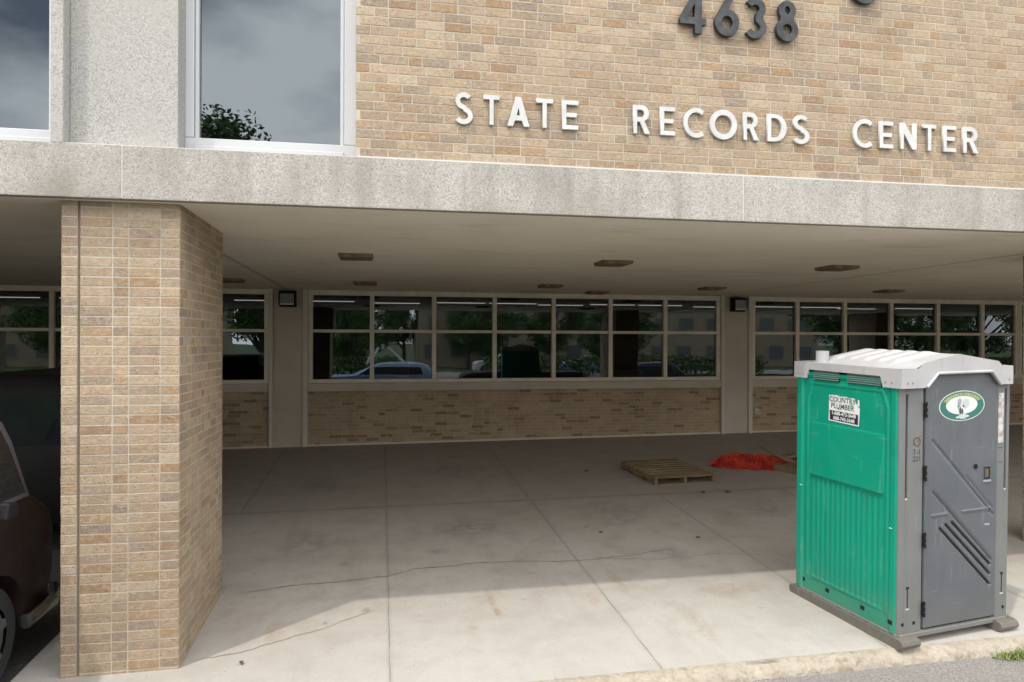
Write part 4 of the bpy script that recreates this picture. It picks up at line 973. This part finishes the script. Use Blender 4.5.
def vehicle(name, label, cat, loc, rz, paint, levels, axles, wr, windows, shield, rear, cr=.14, surround=None, group=None, cabin=None):
    """local +y is the nose"""
    t = empty(name, loc, rz, label, cat, group)
    q = rings_mesh(levels, cr); body = q.build('body', [paint], parent=None, smooth=32)
    hw = max(l_[3] for l_ in levels); cuts = []
    for y in axles:
        for s_ in (1, -1):
            k = MB(); k.tube([(s_ * (hw - .28), y, wr), (s_ * (hw + .2), y, wr)], wr + .075, 28); cuts.append(k.build('cut', paint))
    apply_bool(body, cuts); body.data.set_sharp_from_angle(angle=R(32)); body.parent = t
    if cabin: rings_mesh(cabin, cr).build('cabin', paint, parent=t, smooth=32)
    lv = cabin or levels
    for y in axles:
        for s_ in (1, -1):
            w = empty('wheel', (s_ * (hw - .13), y, wr), 0, parent=t)
            k = MB(); prof = [(-.10, wr * .62), (-.11, wr * .90), (-.085, wr * .985), (-.04, wr), (.04, wr), (.085, wr * .985), (.11, wr * .90), (.10, wr * .62)]; n_ = 36
            vs = [(px, pr * math.cos(2 * PI * i / n_), pr * math.sin(2 * PI * i / n_)) for i in range(n_) for px, pr in prof]; p_ = len(prof)
            k.add(vs, [(i * p_ + j, i * p_ + j + 1, ((i + 1) % n_) * p_ + j + 1, ((i + 1) % n_) * p_ + j) for i in range(n_) for j in range(p_ - 1)]); k.build('tyre', M['rubber'], parent=w, smooth=40)
            k = MB(); k.tube([(s_ * -.05, 0, 0), (s_ * .085, 0, 0)], wr * .60, 24)
            for a in range(5): k.box(-.02, .02, -.03, .03, wr * .12, wr * .58, M=Matrix.Translation((s_ * .09, 0, 0)) @ Matrix.Rotation(2 * PI * a / 5, 4, 'X'))
            k.build('rim', M['rim'], parent=w, bevel=.004)
    for s_ in (1, -1):
        for poly in windows:
            def off(e, n_): 
                cy = sum(p[0] for p in poly) / len(poly); cz = sum(p[1] for p in poly) / len(poly); out = []
                for y, z in poly:
                    dy, dz = y - cy, z - cz; d = math.hypot(dy, dz); y2, z2 = y + dy / d * e, z + dz / d * e; out.append((s_ * (hw_at(lv, z2) + n_), y2, z2))
                return out
            k = MB(); a, b_ = off(0, .007), off(0, -.01); nn = len(a); k.add(a + b_, [tuple(range(nn))] + [(i, (i + 1) % nn, nn + (i + 1) % nn, nn + i) for i in range(nn)]); k.build('side_window', M['car_glass'], parent=t)
            if surround:
                k = MB(); a, b_ = off(.055, .004), off(-.012, .0085); k.add(a + b_, [(i, (i + 1) % nn, nn + (i + 1) % nn, nn + i) for i in range(nn)]); k.build('window_surround', surround, parent=t)
    for nm, quad in (('windscreen', shield), ('rear_window', rear)):
        if quad:
            (ya_, za_), (yb_, zb_) = quad; wa, wb = hw_at(lv, za_) - .10, hw_at(lv, zb_) - .10
            k = MB(); k.prism([(ya_, za_), (yb_, zb_), (yb_ + (-.02 if nm == 'windscreen' else .02), zb_), (ya_ + (-.02 if nm == 'windscreen' else .02), za_)], 'x', -min(wa, wb), min(wa, wb)); k.build(nm, M['car_glass'], parent=t)
    return t
# maroon van beside the brick pillar, nose towards the building
VL = [(.30, -2.25, 1.84, .84), (.40, -2.35, 1.92, .885), (.60, -2.40, 1.98, .90), (.92, -2.40, 2.00, .90), (1.06, -2.38, 1.96, .888), (1.15, -2.37, 1.86, .878), (1.24, -2.36, 1.72, .862), (1.58, -2.30, 1.52, .815), (1.88, -2.22, 1.33, .772), (1.985, -2.10, 1.20, .70), (2.02, -1.9, .90, .52)]
gz = g(-3.5, 5) - .025
van = vehicle('parked_van', 'dark maroon van parked in the shaded bay left of the brick pillar', 'van', (-3.50, 4.32, gz + .04), 0, M['maroon'], VL, (1.06, -1.55), .36,
        [[(.35, 1.275), (1.57, 1.275), (1.55, 1.33), (1.43, 1.66), (1.35, 1.79), (1.20, 1.835), (.35, 1.845)], [(-.9, 1.275), (.22, 1.275), (.22, 1.775), (-.9, 1.775)], [(-2.15, 1.275), (-1.03, 1.275), (-1.03, 1.775), (-2.05, 1.765)]], ((1.72, 1.26), (1.36, 1.86)), ((-2.375, 1.26), (-2.255, 1.76)), cr=.09, surround=M['trimgrey'])
for s_ in (1, -1):
    k = MB(); k.prism([(.88, 1.22), (1.06, 1.22), (1.04, 1.32), (.92, 1.34)], 'x', s_ * .93, s_ * 1.06); k.box(min(s_ * .86, s_ * .95), max(s_ * .86, s_ * .95), .95, 1.01, 1.24, 1.29); k.build('door_mirror', [M['black']], parent=van, bevel=.02)
    k = MB(); k.tube([(s_ * .902, .22, .5), (s_ * .902, .22, 1.20)], .006, 6); k.build('door_seam', M['black'], parent=van)
    k = MB(); k.box(min(s_ * .898, s_ * .912), max(s_ * .898, s_ * .912), .30, .52, .98, 1.02); k.build('door_handle', M['black'], parent=van, bevel=.005)
    k = MB(); k.box(s_ * .72 - .1, s_ * .72 + .1, 1.97, 2.01, .72, .86); k.build('headlight', M['clear_lens'], parent=van, bevel=.01)
k = MB(); k.tube([(-.93, 1.42, .36), (-.94, 1.80, .37), (-.84, 2.08, .38), (-.5, 2.15, .38), (.5, 2.15, .38), (.84, 2.08, .38), (.94, 1.80, .37), (.93, 1.42, .36)], .055, 12); k.build('bumper', M['chrome'], parent=van, smooth=40)
# black estate further inside the left bay
SL_ = [(.30, -2.3, 2.2, .88), (.45, -2.38, 2.3, .94), (.95, -2.40, 2.28, .96), (1.10, -2.40, 2.1, .95), (1.18, -2.39, 1.55, .94), (1.72, -2.34, .95, .87), (1.84, -2.25, .75, .80), (1.87, -2.0, .5, .6)]
vehicle('parked_van', 'tall black van parked deeper in the dark bay behind the maroon van', 'van', (-3.62, 10.4, g(-3.62, 10.4) - .02), 0, M['black_paint'], SL_, (1.4, -1.4), .34, [[(-2.1, 1.2), (1.3, 1.2), (.95, 1.66), (-2.1, 1.66)]], ((1.5, 1.22), (1.02, 1.68)), ((-2.405, 1.15), (-2.355, 1.66)))
# the survey car under the camera, seen only mirrored in the glass
HB = [(.25, -2.05, 2.0, .78), (.38, -2.12, 2.1, .86), (.80, -2.14, 2.10, .88), (.95, -2.12, 1.85, .865), (1.02, -2.10, 1.02, .85), (1.38, -1.75, .35, .72), (1.47, -1.5, .1, .66), (1.50, -1.2, -.2, .45)]
lot = lambda x: g(max(-12, min(24, x)), 4.8) - .10
hc = vehicle('survey_car', 'pale blue hatchback with a white roof mast, mirrored in the middle window', 'car', (0.0, -.05, lot(0) + .2), PI / 2, M['silver_paint'], HB, (1.25, -1.3), .31, [[(-1.55, 1.05), (.75, 1.05), (.35, 1.34), (-1.45, 1.34)]], ((1.0, 1.03), (.37, 1.37)), ((-2.09, 1.04), (-1.77, 1.37)))
k = MB()
for (x, y) in ((.5, .5), (-.5, .5), (.5, -.9), (-.5, -.9)): k.tube([(x, y, 1.42), (x * .25, (y + .1) * .3, 2.05)], .05, 8)
k.tube([(-.6, .5, 1.49), (.6, .5, 1.49)], .035, 8); k.tube([(-.6, -.9, 1.49), (.6, -.9, 1.49)], .022, 8); k.tube([(0, 0, 2.0), (0, 0, 2.2)], .06, 12)
k.build('roof_mast', M['white_paint'], parent=hc)
PB = [(.42, -2.7, 2.65, .88), (.55, -2.75, 2.75, .96), (.95, -2.75, 2.75, .98), (1.08, -2.74, 2.62, .96), (1.14, -2.74, 2.4, .94)]
PC = [(1.10, -.75, 1.25, .93), (1.22, -.75, 1.15, .90), (1.70, -.62, .45, .76), (1.80, -.5, .25, .70), (1.83, -.3, .05, .5)]
def pickup(x, y, rz, paint, label): return vehicle('pickup_truck', label, 'pickup truck', (x, y, lot(x) - .02), rz, paint, PB, (1.8, -1.65), .38, [[(-.55, 1.24), (.95, 1.24), (.50, 1.66), (-.5, 1.66)]], ((1.13, 1.24), (.50, 1.68)), ((-.755, 1.24), (-.635, 1.66)), cabin=PC)
pickup(6.3, -3.5, PI / 2 + .05, M['black_paint'], 'black pickup truck mirrored in the middle window right of the toilet reflection')
pickup(-12.5, -14.5, PI / 2, M['white_paint'], 'white pickup truck mirrored in the left window')
vehicle('parked_car', 'charcoal hatchback mirrored in the right window', 'car', (11.5, -2.4, lot(11.5)), PI / 2, M['dark_paint'], HB, (1.25, -1.3), .31, [[(-1.55, 1.05), (.75, 1.05), (.35, 1.34), (-1.45, 1.34)]], ((1.0, 1.03), (.37, 1.37)), ((-2.09, 1.04), (-1.77, 1.37)))
vehicle('parked_car', 'pale silver hatchback on the far road mirrored in the right window', 'car', (16.5, -27.0, -.15), PI / 2, M['silver_paint'], HB, (1.25, -1.3), .31, [[(-1.55, 1.05), (.75, 1.05), (.35, 1.34), (-1.45, 1.34)]], ((1.0, 1.03), (.37, 1.37)), ((-2.09, 1.04), (-1.77, 1.37)))
vehicle('parked_car', 'white hatchback on the far road mirrored in the middle window', 'car', (9.5, -28.5, -.15), PI / 2, M['white_paint'], HB, (1.25, -1.3), .31, [[(-1.55, 1.05), (.75, 1.05), (.35, 1.34), (-1.45, 1.34)]], ((1.0, 1.03), (.37, 1.37)), ((-2.09, 1.04), (-1.77, 1.37)))

# ------------------------------------------------------------------ across the lot: what the glass mirrors
mb = MB(); mb.add([(-200, -25, -.20), (200, -25, -.20), (200, -33, -.20), (-200, -33, -.20)], [(0, 1, 2, 3)]); mb.build('road', mat('pale_road', (.26, .255, .245), .9), kind='structure')
mb = MB(); mb.add([(1.5, -10.5, -.195), (6.0, -10.5, -.195), (6.5, -25, -.195), (.5, -25, -.195)], [(0, 1, 2, 3)]); mb.build('driveway', mat('drive_asphalt', (.22, .215, .2), .9), kind='structure')
m = M['leaf'] = mat('tree_leaf', (.05, .10, .025), .6); setcol(m, mixc(m, noise_fac(m, 3, 3), (.045, .10, .02), (.085, .14, .035)))
m = M['bark'] = mat('bark', (.11, .085, .06), .95); setcol(m, mixc(m, noise_fac(m, 9, 5), (.13, .10, .07), (.06, .05, .04)))
def leaves(n_, fn, size, seed):
    q = MB(); rnd = random.Random(seed)
    for i in range(n_):
        p = fn(rnd); s = size * rnd.uniform(.6, 1.4); u = Vector((rnd.gauss(0, 1), rnd.gauss(0, 1), rnd.gauss(0, .6))).normalized(); w = u.cross(Vector((rnd.gauss(0, 1), rnd.gauss(0, 1), rnd.gauss(0, 1)))).normalized()
        q.add([p - u * s, p + w * s * .5, p + u * s, p - w * s * .5], [(0, 1, 2, 3)])
    return q
def make_tree(h_, r_, seed, n_=17000):
    rnd = random.Random(seed); t = empty('tree')
    cl = []
    for i in range(52):
        a = rnd.uniform(0, 2 * PI); zz = rnd.uniform(.30, 1.0); rr_ = r_ * math.sin(PI * min(.97, (zz - .2) / .85)) ** .7 * rnd.uniform(.35, 1.0); cl.append((Vector((math.cos(a) * rr_, math.sin(a) * rr_, zz * h_)), r_ * rnd.uniform(.2, .36)))
    q = MB(); q.tube([(0, 0, -.3), (.05, 0, h_ * .2), (-.04, .06, h_ * .45), (.05, 0, h_ * .8)], [.045 * h_ * .6, .03 * h_ * .6, .022 * h_ * .6, .02], 9)
    for c_, s in cl[::2]: q.tube([(0, 0, c_.z * .55), tuple(c_ * .6 + Vector((0, 0, c_.z * .22))), tuple(c_)], [.09, .05, .015], 6)
    q.build('trunk', M['bark'], parent=t, smooth=60)
    def fn(rd):
        c_, s = cl[rd.randrange(len(cl))]; v = Vector((rd.gauss(0, 1), rd.gauss(0, 1), rd.gauss(0, 1))).normalized() * rd.random() ** .4; return c_ + Vector((v.x, v.y, v.z * .8)) * s
    leaves(n_, fn, .10, seed).build('crown', M['leaf'], parent=t, recalc=False); return t
T1 = make_tree(9.5, 3.2, 3)
spots = [(-7.4, -18.5, 1.20, 'broad leafy tree mirrored at the foot of the upper window'), (-3.0, -16.5, .75, 'leafy tree mirrored in the second pane of the middle window'), (-1.2, -24, .9, 'leafy tree mirrored beside the pale road in the middle window'), (-15.5, -22, .95, 'leafy tree mirrored in the left window'),
         (9.0, -44, .8, 'small far tree mirrored in the middle window'), (20, -36, .9, 'leafy tree mirrored in the right window'), (-24, -36, 1.2, 'tall leafy tree mirrored left of the brick pillar'), (-10.5, -40, 1.1, 'far leafy tree mirrored between the left trees'), (-5.2, -20, .7, 'young leafy tree mirrored in the first pane of the middle window'), (-1.6, -13.6, .52, 'small bushy tree mirrored above the pale blue hatchback'), (2.2, -52, 1.0, 'distant tree mirrored at the end of the driveway'), (14.5, -14.5, .55, 'small bushy tree mirrored behind the charcoal hatchback'),
         (27.5, -9.5, .8, 'first dense tree of the row added to darken the right window'), (31.5, -8.5, .95, 'second dense tree of the row added to darken the right window'), (36, -9.2, .85, 'third dense tree of the row added to darken the right window'), (41, -8.4, .9, 'fourth dense tree of the row added to darken the right window'), (33, -17, 1.1, 'tall tree mirrored behind the dense row of the right window'), (48, -14, 1.2, 'last tall tree mirrored at the end of the right window'), (-19, -18, .85, 'bushy tree mirrored in the leftmost panes by the photo edge'), (7.5, -21, .75, 'round leafy tree mirrored before the tan block in the fourth pane of the middle window'), (12.5, -23, .8, 'round leafy tree mirrored before the tan block in the sixth pane of the middle window'), (18.5, -24, .85, 'round leafy tree mirrored at the left end of the right window'), (-31, -46, 1.2, 'tall far tree mirrored beyond the white pickup')]  # dense right-hand row added so the right glass mirrors dark instead of sky
for i, (x, y, s, lab) in enumerate(spots):
    t = T1 if i == 0 else T1.copy()
    if i:
        COL.objects.link(t)
        for ch in list(T1.children): c_ = ch.copy(); COL.objects.link(c_); c_.parent = t
    t.location = (x, y, -.28); t.rotation_euler = (0, 0, i * 1.3); t.scale = (s, s, s); tag(t, lab, 'tree', 'trees across the lot')
def hedge(x0, x1, y, label, seed):
    def fn(rd): return Vector((rd.uniform(x0, x1), y + rd.gauss(0, .32), -.2 + 1.75 * rd.random() ** .7 * (1 + .25 * noise.noise(Vector((rd.uniform(x0, x1) * 0 + x0, 0, 0))))))
    o = leaves(int(620 * (x1 - x0)), fn, .09, seed).build('hedge', M['leaf'], recalc=False); tag(o, label, 'hedge', 'clipped hedges across the lot')
hedge(5.6, 22, -10.2, 'clipped green hedge mirrored in the right half of the middle window', 31); hedge(24, 46, -7.2, 'long clipped hedge added under the dense tree row to darken the right window', 33); hedge(-10, 1.0, -11.6, 'clipped green hedge mirrored behind the survey car', 32)  # hedge below the dense row added to keep the right glass dark
m_t = mat('far_tan_wall', (.42, .36, .27), .85); setcol(m_t, mixc(m_t, noise_fac(m_t, 1.5, 6), (.33, .27, .19), (.27, .22, .155)))
far_pane = mat('far_window_pane', (.11, .12, .125), .5)
def far_building(x, y, w, d, h_, label, bays):
    t = empty('office_block', (x, y, -.3), 0, label, 'building', 'buildings across the road')
    q = MB(); q.box(0, w, -d, 0, 0, h_); q.build('wall', m_t, parent=t)
    q = MB(); q.box(-.3, w + .3, -d - .3, .3, h_ + .002, h_ + .35); q.build('roof', M['dark_paint'], parent=t)
    for i in range(bays):
        for fl in range(int(h_ // 3)):
            a = w * (i + .22) / bays; b_ = w * (i + .78) / bays; z = .9 + fl * 3
            q = MB(); q.box(a, b_, .002, .06, z, z + 1.5); f = q.build('window', m_t, parent=t); q = MB(); q.box(a + .1, b_ - .1, .062, .08, z + .1, z + 1.4); q.build('pane', far_pane, parent=f)
far_building(3.5, -46, 22, 12, 6.4, 'low tan office block mirrored in the right panes of the middle window', 7); far_building(28, -44, 20, 12, 6.4, 'low tan office block mirrored in the right window', 6); far_building(-44, -52, 26, 12, 6.4, 'low tan office block mirrored in the left window', 7)
# thin street light across the lot
t = empty('street_lamp', (8.6, -20, -.3), 0, 'thin pale street lamp mirrored in the last pane of the middle window', 'street lamp')
q = MB(); q.tube([(0, 0, 0), (0, 0, 7.5)], [.09, .05], 10); q.build('pole', M['alu'], parent=t); q = MB(); q.tube([(0, 0, 7.4), (0, .9, 7.75)], .035, 8); q.build('arm', M['alu'], parent=t); q = MB(); q.box(-.12, .12, .75, 1.3, 7.72, 7.84); q.build('lamp_head', M['alu'], parent=t, bevel=.02)
